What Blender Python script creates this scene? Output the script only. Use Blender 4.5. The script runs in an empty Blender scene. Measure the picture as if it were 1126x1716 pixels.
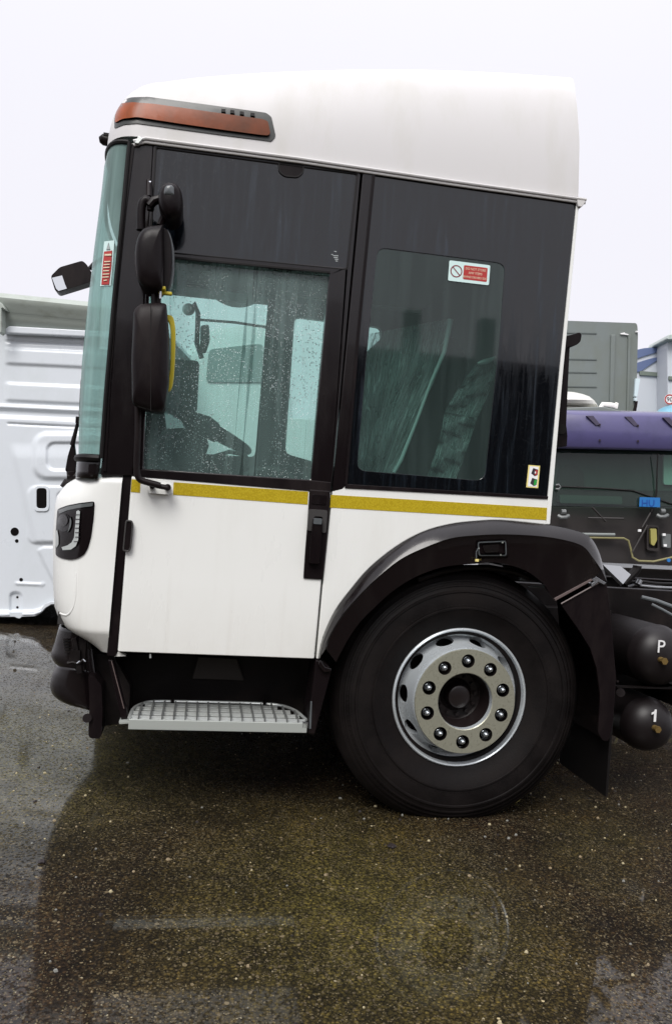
import bpy, bmesh, math, random
from mathutils import Vector, Matrix
from mathutils.bvhtree import BVHTree
random.seed(7)
R = math.radians
S = bpy.context.scene
COL = S.collection

# ------------------------------------------------------------------ camera
F = 1300.0; PX, PY = 563.0, 858.0           # focal length and centre, in units of a 1126 x 1716 picture
RHO, PSI = R(3.95), R(9.65)                 # roll, yaw
CAM = Vector((0, -3.14, 1.28))
c_r = Vector((math.cos(RHO)*math.cos(PSI), -math.cos(RHO)*math.sin(PSI), math.sin(RHO)))
c_d = Vector((math.sin(RHO)*math.cos(PSI), -math.sin(RHO)*math.sin(PSI), -math.cos(RHO)))
c_f = Vector((math.sin(PSI), math.cos(PSI), 0))
cd = bpy.data.cameras.new('camera'); cam = bpy.data.objects.new('camera', cd); COL.objects.link(cam)
cd.sensor_fit = 'HORIZONTAL'; cd.sensor_width = 36; cd.lens = F/1126*36
cd.clip_start = 0.05; cd.clip_end = 2000
m = Matrix((( c_r.x, -c_d.x, -c_f.x), (c_r.y, -c_d.y, -c_f.y), (c_r.z, -c_d.z, -c_f.z))).to_4x4()
cam.matrix_world = Matrix.Translation(CAM) @ m
S.camera = cam
S.render.resolution_x = 671; S.render.resolution_y = 1024

# ------------------------------------------------------------------ world: overcast daylight
w = bpy.data.worlds.new("World"); S.world = w; w.use_nodes = True
nt = w.node_tree; nt.nodes.clear()
SUN_EL, SUN_AZ = R(48), R(205)              # azimuth from +Y, clockwise: behind and left of the camera
sky = nt.nodes.new('ShaderNodeTexSky'); sky.sky_type = 'NISHITA'; sky.sun_disc = False
sky.sun_elevation = SUN_EL; sky.sun_rotation = SUN_AZ
bg1 = nt.nodes.new('ShaderNodeBackground'); bg1.inputs[1].default_value = 0.05
nt.links.new(sky.outputs[0], bg1.inputs[0])
tc = nt.nodes.new('ShaderNodeTexCoord'); sep = nt.nodes.new('ShaderNodeSeparateXYZ')
nt.links.new(tc.outputs['Generated'], sep.inputs[0])
mx = nt.nodes.new('ShaderNodeMath'); mx.operation = 'MAXIMUM'; mx.inputs[1].default_value = 0
pw = nt.nodes.new('ShaderNodeMath'); pw.operation = 'POWER'; pw.inputs[1].default_value = 5.0
ml = nt.nodes.new('ShaderNodeMath'); ml.operation = 'MULTIPLY_ADD'; ml.inputs[1].default_value = 0.75; ml.inputs[2].default_value = 0.548
nt.links.new(sep.outputs[2], mx.inputs[0]); nt.links.new(mx.outputs[0], pw.inputs[0]); nt.links.new(pw.outputs[0], ml.inputs[0])
nz = nt.nodes.new('ShaderNodeTexNoise'); nz.inputs['Scale'].default_value = 2.2; nz.inputs['Detail'].default_value = 3
nt.links.new(tc.outputs['Generated'], nz.inputs['Vector'])
nm = nt.nodes.new('ShaderNodeMapRange'); nm.inputs[3].default_value = 0.985; nm.inputs[4].default_value = 1.015
nt.links.new(nz.outputs[0], nm.inputs[0])
ml2 = nt.nodes.new('ShaderNodeMath'); ml2.operation = 'MULTIPLY'
nt.links.new(ml.outputs[0], ml2.inputs[0]); nt.links.new(nm.outputs[0], ml2.inputs[1])
bg2 = nt.nodes.new('ShaderNodeBackground'); bg2.inputs[0].default_value = (0.94, 0.93, 1.0, 1)
nt.links.new(ml2.outputs[0], bg2.inputs[1])
mixw = nt.nodes.new('ShaderNodeMixShader'); mixw.inputs[0].default_value = 0.97
nt.links.new(bg1.outputs[0], mixw.inputs[1]); nt.links.new(bg2.outputs[0], mixw.inputs[2])
wo = nt.nodes.new('ShaderNodeOutputWorld'); nt.links.new(mixw.outputs[0], wo.inputs[0])

sd = bpy.data.lights.new('sun', 'SUN'); sd.energy = 1.5; sd.angle = R(30); sd.color = (1.0, 0.97, 0.93)
so = bpy.data.objects.new('sun', sd); COL.objects.link(so)
sdir = Vector((math.sin(SUN_AZ)*math.cos(SUN_EL), math.cos(SUN_AZ)*math.cos(SUN_EL), math.sin(SUN_EL)))
so.rotation_euler = sdir.to_track_quat('Z', 'Y').to_euler(); so.location = (-4, -8, 12)
S.view_settings.view_transform = 'Standard'; S.view_settings.look = 'None'
S.view_settings.gamma = 1; S.view_settings.use_curve_mapping = False
S.view_settings.exposure = 0.86

# ------------------------------------------------------------------ picture point -> point of the place
def ray(px, py):
    return c_r*((px-PX)/F) + c_d*((py-PY)/F) + c_f
def P(px, py, y=0.0):                       # on the vertical plane at depth y
    d = ray(px, py); return CAM + d*((y-CAM.y)/d.y)
def PZ(px, py, z=0.0):                      # on the level plane at height z
    d = ray(px, py); return CAM + d*((z-CAM.z)/d.z)
def Q(px, py, dist):                        # on the plane square to the view at a distance
    return CAM + ray(px, py)*dist

# ------------------------------------------------------------------ materials
MATS = {}
def mat(name, base=(0.5,0.5,0.5), rough=0.5, metal=0.0, coat=0.0, coat_rough=0.05, ior=1.5, spec=0.5):
    if name in MATS: return MATS[name]
    m = bpy.data.materials.new(name); m.use_nodes = True
    b = m.node_tree.nodes['Principled BSDF']
    b.inputs['Base Color'].default_value = (*base, 1); b.inputs['Roughness'].default_value = rough
    b.inputs['Metallic'].default_value = metal; b.inputs['Coat Weight'].default_value = coat
    b.inputs['Coat Roughness'].default_value = coat_rough; b.inputs['IOR'].default_value = ior
    b.inputs['Specular IOR Level'].default_value = spec
    MATS[name] = m; return m
def N(m, typ, **kw):
    n = m.node_tree.nodes.new(typ)
    for k, v in kw.items():
        if k in n.inputs: n.inputs[k].default_value = v
        else: setattr(n, k, v)
    return n
def L(m, a, b): m.node_tree.links.new(a, b)
def ramp(m, src, stops):
    r = m.node_tree.nodes.new('ShaderNodeValToRGB'); cr = r.color_ramp
    while len(cr.elements) < len(stops): cr.elements.new(0.5)
    for e, (p, c) in zip(cr.elements, stops):
        e.position = p; e.color = (*c, 1) if len(c) == 3 else c
    L(m, src, r.inputs[0]); return r
def coords(m, scale=(1,1,1)):
    t = N(m, 'ShaderNodeTexCoord'); mp = N(m, 'ShaderNodeMapping'); mp.inputs['Scale'].default_value = scale
    L(m, t.outputs['Object'], mp.inputs[0]); return mp.outputs[0]
def dirty(m, base, dirt, scale=(3,3,1.2), lo=0.55, hi=0.8, bump=0.0, bscale=300, rlo=None, rhi=None):
    """grime in the colour, fine relief and uneven gloss"""
    b = m.node_tree.nodes['Principled BSDF']
    v = coords(m, scale)
    n = N(m, 'ShaderNodeTexNoise', Scale=1.0, Detail=8.0, Roughness=0.65); L(m, v, n.inputs['Vector'])
    r = ramp(m, n.outputs[0], [(lo, base), (hi, dirt)]); L(m, r.outputs[0], b.inputs['Base Color'])
    if rlo is not None:
        q = N(m, 'ShaderNodeMapRange'); q.inputs[3].default_value = rlo; q.inputs[4].default_value = rhi
        q.inputs[1].default_value = 0.35; q.inputs[2].default_value = 0.7
        L(m, n.outputs[0], q.inputs[0]); L(m, q.outputs[0], b.inputs['Roughness'])
    if bump:
        v2 = coords(m); n2 = N(m, 'ShaderNodeTexNoise', Scale=bscale, Detail=3.0); L(m, v2, n2.inputs['Vector'])
        bp = N(m, 'ShaderNodeBump', Strength=bump, Distance=0.002); L(m, n2.outputs[0], bp.inputs['Height'])
        L(m, bp.outputs[0], b.inputs['Normal'])
    return m
def rain_beads(m, scale=90, size=0.25, dist=0.002, strength=0.6, keep=0.35):
    """scattered raindrops as relief"""
    v = coords(m); vo = N(m, 'ShaderNodeTexVoronoi', Scale=scale); L(m, v, vo.inputs['Vector'])
    q = N(m, 'ShaderNodeMapRange'); q.inputs[1].default_value = 0.0; q.inputs[2].default_value = size
    q.inputs[3].default_value = 1; q.inputs[4].default_value = 0; q.interpolation_type = 'SMOOTHSTEP'
    L(m, vo.outputs['Distance'], q.inputs[0])
    sp = N(m, 'ShaderNodeSeparateColor'); L(m, vo.outputs['Color'], sp.inputs[0])
    g = N(m, 'ShaderNodeMath', operation='LESS_THAN'); g.inputs[1].default_value = keep; L(m, sp.outputs[0], g.inputs[0])
    mu = N(m, 'ShaderNodeMath', operation='MULTIPLY'); L(m, q.outputs[0], mu.inputs[0]); L(m, g.outputs[0], mu.inputs[1])
    bp = N(m, 'ShaderNodeBump', Strength=strength, Distance=dist); L(m, mu.outputs[0], bp.inputs['Height'])
    return mu, bp

white = mat('white_paint', (0.80,0.79,0.765), 0.28, coat=0.3)
dirty(white, (0.81,0.82,0.79), (0.68,0.68,0.63), (2.5,2.5,0.5), 0.52, 0.95, rlo=0.2, rhi=0.45)
def _grime():
    b = white.node_tree.nodes['Principled BSDF']; src = b.inputs['Base Color'].links[0].from_socket
    v = coords(white); sp_ = N(white, 'ShaderNodeSeparateXYZ'); L(white, v, sp_.inputs[0])
    q = N(white, 'ShaderNodeMapRange'); q.inputs[1].default_value = 1.05; q.inputs[2].default_value = 0.62; q.inputs[3].default_value = -0.10; q.inputs[4].default_value = 0.38; L(white, sp_.outputs[2], q.inputs[0])
    v2 = coords(white, (7,7,5)); n = N(white, 'ShaderNodeTexNoise', Scale=1.0, Detail=9.0, Roughness=0.7); L(white, v2, n.inputs['Vector'])
    v3 = coords(white, (24,24,0.8)); n3 = N(white, 'ShaderNodeTexNoise', Scale=1.0, Detail=4.0); L(white, v3, n3.inputs['Vector'])
    a = N(white, 'ShaderNodeMath', operation='MULTIPLY'); L(white, n.outputs[0], a.inputs[0]); L(white, q.outputs[0], a.inputs[1])
    r3 = N(white, 'ShaderNodeMapRange'); r3.inputs[1].default_value = 0.58; r3.inputs[2].default_value = 0.75; r3.inputs[4].default_value = 0.08; L(white, n3.outputs[0], r3.inputs[0])
    a2 = N(white, 'ShaderNodeMath', operation='ADD', use_clamp=True); L(white, a.outputs[0], a2.inputs[0]); L(white, r3.outputs[0], a2.inputs[1])
    mx_ = N(white, 'ShaderNodeMix', data_type='RGBA'); L(white, a2.outputs[0], mx_.inputs[0]); L(white, src, mx_.inputs[6]); mx_.inputs[7].default_value = (0.42,0.38,0.31,1)
    L(white, mx_.outputs[2], b.inputs['Base Color'])
_grime()
_, bp = rain_beads(white, 110, 0.2, 0.0012, 0.5, 0.12); L(white, bp.outputs[0], white.node_tree.nodes['Principled BSDF'].inputs['Normal'])
roofw = mat('roof_gelcoat', (0.72,0.71,0.69), 0.4)
dirty(roofw, (0.63,0.62,0.615), (0.50,0.49,0.43), (3,3,0.8), 0.5, 0.95, bump=0.06, bscale=60, rlo=0.3, rhi=0.55)
blackp = mat('black_plastic', (0.008,0.005,0.006), 0.38, spec=0.16); dirty(blackp, (0.0065,0.0042,0.0048), (0.020,0.014,0.013), (6,6,2), 0.5, 0.85, 0.12, 500, 0.28, 0.5)
blackg = mat('black_gloss', (0.006,0.004,0.0045), 0.16, coat=0.25, spec=0.35)
dirty(blackg, (0.006,0.004,0.0045), (0.016,0.013,0.012), (5,5,1.5), 0.5, 0.9, rlo=0.12, rhi=0.3)
rubber = mat('rubber', (0.005,0.004,0.004), 0.55, spec=0.25)
dark = mat('dark_metal', (0.006,0.004,0.004), 0.5, spec=0.25); dirty(dark, (0.005,0.0035,0.0035), (0.018,0.012,0.010), (8,8,8), 0.5, 0.85, 0.3, 150, 0.35, 0.65)
tyrem = mat('tyre_rubber', (0.008,0.006,0.006), 0.6, spec=0.2)
dirty(tyrem, (0.0032,0.0021,0.0021), (0.012,0.0085,0.0075), (5,5,5), 0.42, 0.85, 0.35, 120, 0.5, 0.8)
silver = mat('silver_rim', (0.40,0.43,0.45), 0.3, metal=0.45); silver.node_tree.nodes['Principled BSDF'].inputs['Metallic'].default_value = 0.4; dirty(silver, (0.56,0.60,0.62), (0.40,0.40,0.37), (8,8,8), 0.55, 0.9, 0.015, 300, 0.22, 0.36)
zinc = mat('dull_flange', (0.33,0.32,0.23), 0.5, metal=0.65); dirty(zinc, (0.43,0.43,0.34), (0.17,0.16,0.11), (60,60,60), 0.52, 0.8, 0.25, 260, 0.32, 0.55)
steel = mat('bright_steel', (0.55,0.57,0.60), 0.25, metal=0.9)
alu = mat('step_aluminium', (0.42,0.45,0.44), 0.38, metal=0.6); dirty(alu, (0.62,0.65,0.63), (0.34,0.34,0.31), (20,20,20), 0.48, 0.8, 0.2, 350, 0.3, 0.5)
yellow = mat('yellow_stripe', (0.50,0.37,0.01), 0.35, coat=0.4)
def _y():
    v = coords(yellow); vo = N(yellow, 'ShaderNodeTexVoronoi', Scale=160.0); L(yellow, v, vo.inputs['Vector'])
    r = ramp(yellow, vo.outputs['Distance'], [(0.0, (0.56,0.43,0.02)), (0.7, (0.40,0.29,0.005))])
    L(yellow, r.outputs[0], yellow.node_tree.nodes['Principled BSDF'].inputs['Base Color'])
_y()
yelp = mat('yellow_plastic', (0.55,0.45,0.02), 0.4)
amber = mat('amber_lens', (0.42,0.085,0.02), 0.3, spec=0.25)
dirty(amber, (0.34,0.070,0.012), (0.13,0.042,0.015), (9,3,6), 0.42, 0.75)
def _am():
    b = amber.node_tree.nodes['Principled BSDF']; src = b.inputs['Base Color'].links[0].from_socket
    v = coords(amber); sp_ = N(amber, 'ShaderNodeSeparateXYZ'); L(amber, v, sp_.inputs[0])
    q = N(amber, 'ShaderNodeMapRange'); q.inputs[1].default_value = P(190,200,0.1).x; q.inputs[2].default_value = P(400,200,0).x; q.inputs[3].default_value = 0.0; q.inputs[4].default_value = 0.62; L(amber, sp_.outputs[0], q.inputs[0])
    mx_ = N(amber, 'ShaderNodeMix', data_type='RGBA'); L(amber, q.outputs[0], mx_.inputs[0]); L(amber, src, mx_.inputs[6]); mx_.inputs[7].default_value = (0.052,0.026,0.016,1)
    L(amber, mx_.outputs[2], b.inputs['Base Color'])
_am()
ambd = mat('lamp_surround', (0.030,0.033,0.030), 0.35, coat=0.1)
lens = mat('clear_lens', (0.42,0.45,0.44), 0.12, coat=1.0)
brass = mat('brass', (0.30,0.20,0.07), 0.4, metal=0.7)
printw = mat('print_white', (0.62,0.80,0.78), 0.4); printred = mat('print_red', (0.42,0.03,0.025), 0.4)
printcream = mat('print_cream', (0.75,0.62,0.45), 0.4); printyel = mat('print_yellow', (0.80,0.68,0.25), 0.4)
printgrn = mat('print_green', (0.02,0.35,0.05), 0.4); printwh = mat('print_pure_white', (0.85,0.85,0.85), 0.4)
printblk = mat('print_black', (0.03,0.02,0.03), 0.5); printgrey = mat('print_grey', (0.35,0.38,0.38), 0.5)
interior = mat('interior_trim', (0.03,0.028,0.027), 0.7)
seatm = mat('seat_fabric', (0.02,0.018,0.018), 0.85)
mirrorm = mat('mirror_glass', (0.75,0.77,0.78), 0.03, metal=1.0)

# black bonded glass, streaked by rain; mirrored sky's blue is put into the colour
bglass = mat('black_glass', (0.006,0.005,0.006), 0.10, coat=0.4, coat_rough=0.03)
def _bg():
    b = bglass.node_tree.nodes['Principled BSDF']
    v = coords(bglass, (38,38,2.3)); n = N(bglass, 'ShaderNodeTexNoise', Scale=1.0, Detail=7.0, Roughness=0.62, Distortion=0.9); L(bglass, v, n.inputs['Vector'])
    r = ramp(bglass, n.outputs[0], [(0.48, (0.0015,0.0022,0.0034)), (0.60, (0.004,0.0065,0.0095)), (0.76, (0.018,0.027,0.040))])
    L(bglass, r.outputs[0], b.inputs['Base Color'])
    q = N(bglass, 'ShaderNodeMapRange'); q.inputs[1].default_value = 0.4; q.inputs[2].default_value = 0.75; q.inputs[3].default_value = 0.05; q.inputs[4].default_value = 0.30
    L(bglass, n.outputs[0], q.inputs[0]); L(bglass, q.outputs[0], b.inputs['Roughness'])
    mu, bp = rain_beads(bglass, 170, 0.3, 0.0008, 0.35, 0.4)
    L(bglass, bp.outputs[0], b.inputs['Normal'])
_bg()

def glass(name, tint, fog=0.0, drops=0.0, spec=1.0, scale=150):
    m = bpy.data.materials.new(name); m.use_nodes = True; MATS[name] = m
    m.node_tree.nodes.clear()
    out = N(m, 'ShaderNodeOutputMaterial'); tr = N(m, 'ShaderNodeBsdfTransparent'); tr.inputs[0].default_value = (*tint, 1)
    gl = N(m, 'ShaderNodeBsdfGlossy'); gl.inputs['Roughness'].default_value = 0.04; gl.inputs[0].default_value = (1,1,1,1)
    fr = N(m, 'ShaderNodeFresnel'); fr.inputs[0].default_value = 1.45
    base = tr.outputs[0]
    if fog or drops:
        df = N(m, 'ShaderNodeBsdfTranslucent'); df.inputs[0].default_value = (0.72,0.92,0.88,1)
        d2 = N(m, 'ShaderNodeBsdfDiffuse'); d2.inputs[0].default_value = (0.40,0.58,0.55,1)
        ad = N(m, 'ShaderNodeMixShader'); ad.inputs[0].default_value = 0.6
        L(m, df.outputs[0], ad.inputs[1]); L(m, d2.outputs[0], ad.inputs[2])
        # streaks run down, beads sit between them
        v = coords(m, (26,26,1.5)); n = N(m, 'ShaderNodeTexNoise', Scale=1.0, Detail=4.0, Distortion=0.6); L(m, v, n.inputs['Vector'])
        q = N(m, 'ShaderNodeMapRange'); q.inputs[1].default_value = 0.40; q.inputs[2].default_value = 0.72; q.inputs[3].default_value = fog*0.75; q.inputs[4].default_value = fog*1.2
        L(m, n.outputs[0], q.inputs[0])
        mu, bp = rain_beads(m, scale, 0.40, 0.003, 1.0, 0.62)
        mu2, bp2 = rain_beads(m, scale*0.55, 0.22, 0.004, 1.0, 0.35)
        a = N(m, 'ShaderNodeMath', operation='MAXIMUM'); L(m, mu.outputs[0], a.inputs[0]); L(m, mu2.outputs[0], a.inputs[1])
        v3 = coords(m, (4,4,3)); n3 = N(m, 'ShaderNodeTexNoise', Scale=1.0, Detail=3.0); L(m, v3, n3.inputs['Vector'])
        q3 = N(m, 'ShaderNodeMapRange'); q3.inputs[1].default_value = 0.38; q3.inputs[2].default_value = 0.6; L(m, n3.outputs[0], q3.inputs[0])
        a2 = N(m, 'ShaderNodeMath', operation='MULTIPLY'); L(m, a.outputs[0], a2.inputs[0]); L(m, q3.outputs[0], a2.inputs[1])
        a3 = N(m, 'ShaderNodeMath', operation='MULTIPLY_ADD'); a3.inputs[1].default_value = drops; L(m, a2.outputs[0], a3.inputs[0]); L(m, q.outputs[0], a3.inputs[2])
        a3.use_clamp = True
        mi = N(m, 'ShaderNodeMixShader'); L(m, a3.outputs[0], mi.inputs[0]); L(m, base, mi.inputs[1]); L(m, ad.outputs[0], mi.inputs[2])
        base = mi.outputs[0]
        if drops > 0.3:
            vd = coords(m, (34,34,0.9)); nd = N(m, 'ShaderNodeTexNoise', Scale=1.0, Detail=3.0, Distortion=1.2); L(m, vd, nd.inputs['Vector'])
            qd = N(m, 'ShaderNodeMapRange'); qd.inputs[1].default_value = 0.61; qd.inputs[2].default_value = 0.66; qd.inputs[4].default_value = 0.55; L(m, nd.outputs[0], qd.inputs[0])
            td = N(m, 'ShaderNodeBsdfTransparent'); td.inputs[0].default_value = (0.10,0.17,0.16,1)
            md_ = N(m, 'ShaderNodeMixShader'); L(m, qd.outputs[0], md_.inputs[0]); L(m, base, md_.inputs[1]); L(m, td.outputs[0], md_.inputs[2]); base = md_.outputs[0]
        bb = N(m, 'ShaderNodeBump', Strength=0.9 if drops > 0.3 else 0.0, Distance=0.004); L(m, a2.outputs[0], bb.inputs['Height'])
        L(m, bb.outputs[0], gl.inputs['Normal']); L(m, bb.outputs[0], fr.inputs['Normal'])
    sc = N(m, 'ShaderNodeMath', operation='MULTIPLY'); sc.inputs[1].default_value = spec; L(m, fr.outputs[0], sc.inputs[0])
    mi2 = N(m, 'ShaderNodeMixShader'); L(m, sc.outputs[0], mi2.inputs[0]); L(m, base, mi2.inputs[1]); L(m, gl.outputs[0], mi2.inputs[2])
    L(m, mi2.outputs[0], out.inputs[0])
    return m
g_door = glass('door_glass', (0.62,0.84,0.79), 0.30, 1.2, 0.9, 135)
g_far = glass('far_glass', (0.78,0.93,0.90), 0.08, 0.0)
g_wind = glass('windscreen_glass', (0.58,0.80,0.77), 0.55, 0.0, 0.35)
g_quarter = glass('quarter_glass', (0.42,0.60,0.56), 0.10, 0.05)
plastic = glass('plastic_sheet', (0.60,0.66,0.64), 0.0, 0.0, 3.0)
def _pl():
    m = plastic; m.node_tree.nodes.clear()
    out = N(m, 'ShaderNodeOutputMaterial'); tr = N(m, 'ShaderNodeBsdfTransparent')
    b = N(m, 'ShaderNodeBsdfPrincipled'); b.inputs['Base Color'].default_value = (0.8,0.85,0.83,1); b.inputs['Roughness'].default_value = 0.25
    uvn = N(m, 'ShaderNodeUVMap'); mpn = N(m, 'ShaderNodeMapping'); mpn.inputs['Scale'].default_value = (6.0,1.7,1); mpn.inputs['Rotation'].default_value = (0,0,0.35); L(m, uvn.outputs[0], mpn.inputs[0])
    def ridge(sx, sy, rot, wd, seed):
        mp_ = N(m, 'ShaderNodeMapping'); mp_.inputs['Scale'].default_value = (sx, sy, 1); mp_.inputs['Rotation'].default_value = (0,0,rot); mp_.inputs['Location'].default_value = (seed,seed,0)
        L(m, uvn.outputs[0], mp_.inputs[0]); a_ = N(m, 'ShaderNodeTexNoise', Scale=1.0, Detail=3.0, Distortion=0.5); L(m, mp_.outputs[0], a_.inputs['Vector'])
        b_ = N(m, 'ShaderNodeMath', operation='SUBTRACT'); b_.inputs[1].default_value = 0.5; L(m, a_.outputs[0], b_.inputs[0])
        c_ = N(m, 'ShaderNodeMath', operation='ABSOLUTE'); L(m, b_.outputs[0], c_.inputs[0])
        d_ = N(m, 'ShaderNodeMapRange'); d_.inputs[1].default_value = 0.0; d_.inputs[2].default_value = wd; d_.inputs[3].default_value = 1.0; d_.inputs[4].default_value = 0.0; L(m, c_.outputs[0], d_.inputs[0]); return d_
    ra, rb2 = ridge(9, 1.6, 0.25, 0.045, 1.0), ridge(16, 3.5, -0.3, 0.035, 5.0)
    n = N(m, 'ShaderNodeMath', operation='MAXIMUM'); L(m, ra.outputs[0], n.inputs[0]); L(m, rb2.outputs[0], n.inputs[1])
    q = N(m, 'ShaderNodeMapRange'); q.inputs[3].default_value = 0.30; q.inputs[4].default_value = 0.95
    bpn = N(m, 'ShaderNodeBump', Strength=1.0, Distance=0.02); L(m, n.outputs[0], bpn.inputs['Height']); L(m, bpn.outputs[0], b.inputs['Normal'])
    L(m, n.outputs[0], q.inputs[0])
    mi = N(m, 'ShaderNodeMixShader'); L(m, q.outputs[0], mi.inputs[0]); L(m, tr.outputs[0], mi.inputs[1]); L(m, b.outputs[0], mi.inputs[2])
    L(m, mi.outputs[0], out.inputs[0])
_pl()

# wet asphalt
asph = mat('wet_asphalt', (0.03,0.024,0.018), 0.8)
def _as():
    m = asph; b = m.node_tree.nodes['Principled BSDF']
    v = coords(m)
    def noise(s, d=5.0, ro=0.55, dis=0.0):
        n = N(m, 'ShaderNodeTexNoise', Scale=s, Detail=d, Roughness=ro, Distortion=dis); L(m, v, n.inputs['Vector']); return n
    big = noise(0.9, 5.0, 0.55, 0.3); mid = noise(9.0, 6.0, 0.6); dens = noise(2.6, 5.0, 0.6, 0.3); fine = noise(140.0, 4.0, 0.7)
    r1 = ramp(m, big.outputs[0], [(0.35, (0.0165,0.0095,0.0055)), (0.52, (0.021,0.0145,0.007)), (0.70, (0.030,0.025,0.010))])
    wear = noise(3.2, 6.0, 0.65, 0.5)
    r2 = ramp(m, fine.outputs[0], [(0.34, (0.25,0.24,0.23)), (0.66, (2.0,1.92,1.78))])
    mixa = N(m, 'ShaderNodeMix', data_type='RGBA', blend_type='MULTIPLY'); mixa.inputs[0].default_value = 1
    L(m, r1.outputs[0], mixa.inputs[6]); L(m, r2.outputs[0], mixa.inputs[7])
    # olive patch in front of the cab
    ge = N(m, 'ShaderNodeVectorMath', operation='SUBTRACT'); L(m, v, ge.inputs[0]); oc = PZ(590,1520,0); ge.inputs[1].default_value = (oc.x, oc.y, 0)
    gs = N(m, 'ShaderNodeVectorMath', operation='MULTIPLY'); L(m, ge.outputs[0], gs.inputs[0]); gs.inputs[1].default_value = (1/0.75, 1/0.95, 0)
    gl_ = N(m, 'ShaderNodeVectorMath', operation='LENGTH'); L(m, gs.outputs[0], gl_.inputs[0])
    gn = N(m, 'ShaderNodeMath', operation='MULTIPLY_ADD'); L(m, big.outputs[0], gn.inputs[0]); gn.inputs[1].default_value = 1.3; L(m, gl_.outputs['Value'], gn.inputs[2])
    gq = N(m, 'ShaderNodeMapRange'); gq.inputs[1].default_value = 0.75; gq.inputs[2].default_value = 1.75; gq.inputs[3].default_value = 1.0; gq.inputs[4].default_value = 0.0; L(m, gn.outputs[0], gq.inputs[0])
    gm_ = N(m, 'ShaderNodeMix', data_type='RGBA'); L(m, gq.outputs[0], gm_.inputs[0]); L(m, r1.outputs[0], gm_.inputs[6]); gm_.inputs[7].default_value = (0.054,0.048,0.013,1)
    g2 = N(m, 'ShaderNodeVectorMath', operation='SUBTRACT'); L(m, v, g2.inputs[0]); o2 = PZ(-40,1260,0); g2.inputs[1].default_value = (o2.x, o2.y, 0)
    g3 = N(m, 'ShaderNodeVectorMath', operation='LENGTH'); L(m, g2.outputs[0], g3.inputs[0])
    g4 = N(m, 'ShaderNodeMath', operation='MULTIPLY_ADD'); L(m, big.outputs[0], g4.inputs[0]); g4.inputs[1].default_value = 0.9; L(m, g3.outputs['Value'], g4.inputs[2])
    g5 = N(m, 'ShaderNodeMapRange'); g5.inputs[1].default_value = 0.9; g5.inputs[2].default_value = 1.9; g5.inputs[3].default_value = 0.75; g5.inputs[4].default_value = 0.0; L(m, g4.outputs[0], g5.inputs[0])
    g6 = N(m, 'ShaderNodeMix', data_type='RGBA'); L(m, g5.outputs[0], g6.inputs[0]); L(m, gm_.outputs[2], g6.inputs[6]); g6.inputs[7].default_value = (0.060,0.060,0.022,1)  # at left: olive tone of the sky's reflection, put into the ground colour
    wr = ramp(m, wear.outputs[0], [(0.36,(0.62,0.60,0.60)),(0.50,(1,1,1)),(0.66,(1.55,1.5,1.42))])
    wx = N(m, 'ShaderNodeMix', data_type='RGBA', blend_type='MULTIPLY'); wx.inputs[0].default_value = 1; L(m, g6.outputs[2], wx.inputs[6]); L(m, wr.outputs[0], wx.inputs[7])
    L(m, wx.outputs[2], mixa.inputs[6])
    # stones packed side by side, each its own shade
    wv = N(m, 'ShaderNodeTexNoise', Scale=60.0, Detail=2.0); L(m, v, wv.inputs['Vector'])
    wm = N(m, 'ShaderNodeVectorMath', operation='MULTIPLY_ADD'); L(m, wv.outputs['Color'], wm.inputs[0]); wm.inputs[1].default_value = (0.012,)*3; L(m, v, wm.inputs[2])
    pk = N(m, 'ShaderNodeTexVoronoi', Scale=92.0, Randomness=1.0); L(m, wm.outputs[0], pk.inputs['Vector'])
    pc = N(m, 'ShaderNodeSeparateColor'); L(m, pk.outputs['Color'], pc.inputs[0])
    pr = ramp(m, pc.outputs[1], [(0.0,(0.6,0.58,0.57)),(0.55,(1.0,0.97,0.95)),(0.85,(1.5,1.44,1.32)),(1.0,(2.2,2.05,1.75))])
    pe = N(m, 'ShaderNodeMapRange'); pe.inputs[1].default_value = 0.25; pe.inputs[2].default_value = 0.62; pe.inputs[3].default_value = 1.15; pe.inputs[4].default_value = 0.35; L(m, pk.outputs['Distance'], pe.inputs[0])
    pm = N(m, 'ShaderNodeVectorMath', operation='SCALE'); L(m, pr.outputs[0], pm.inputs[0]); L(m, pe.outputs[0], pm.inputs['Scale'])
    mixb = N(m, 'ShaderNodeMix', data_type='RGBA', blend_type='MULTIPLY'); mixb.inputs[0].default_value = 1
    L(m, mixa.outputs[2], mixb.inputs[6]); L(m, pm.outputs[0], mixb.inputs[7])
    col = mixb.outputs[2]
    hs = []
    for sc, size, keep, tintr, seed in ((95.0, 0.46, 0.34, [(0.0,(0.055,0.042,0.026)),(0.6,(0.12,0.097,0.058)),(1.0,(0.28,0.24,0.155))], 0.0),
                                        (46.0, 0.36, 0.15, [(0.0,(0.08,0.06,0.035)),(0.6,(0.20,0.16,0.09)),(1.0,(0.46,0.38,0.22))], 3.7),
                                        (150.0, 0.55, 0.42, [(0.0,(0.04,0.032,0.018)),(1.0,(0.16,0.13,0.07))], 9.1)):
        mp = N(m, 'ShaderNodeMapping'); mp.inputs['Location'].default_value = (seed, seed*0.7, 0); L(m, v, mp.inputs[0])
        # shape distortion
        dn = N(m, 'ShaderNodeTexNoise', Scale=sc*1.7, Detail=2.0); L(m, mp.outputs[0], dn.inputs['Vector'])
        vm = N(m, 'ShaderNodeVectorMath', operation='MULTIPLY_ADD'); L(m, dn.outputs['Color'], vm.inputs[0]); vm.inputs[1].default_value = (0.55/sc,)*3; L(m, mp.outputs[0], vm.inputs[2])
        vo = N(m, 'ShaderNodeTexVoronoi', Scale=sc); L(m, vm.outputs[0], vo.inputs['Vector'])
        s3 = N(m, 'ShaderNodeSeparateColor'); L(m, vo.outputs['Color'], s3.inputs[0])
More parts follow.
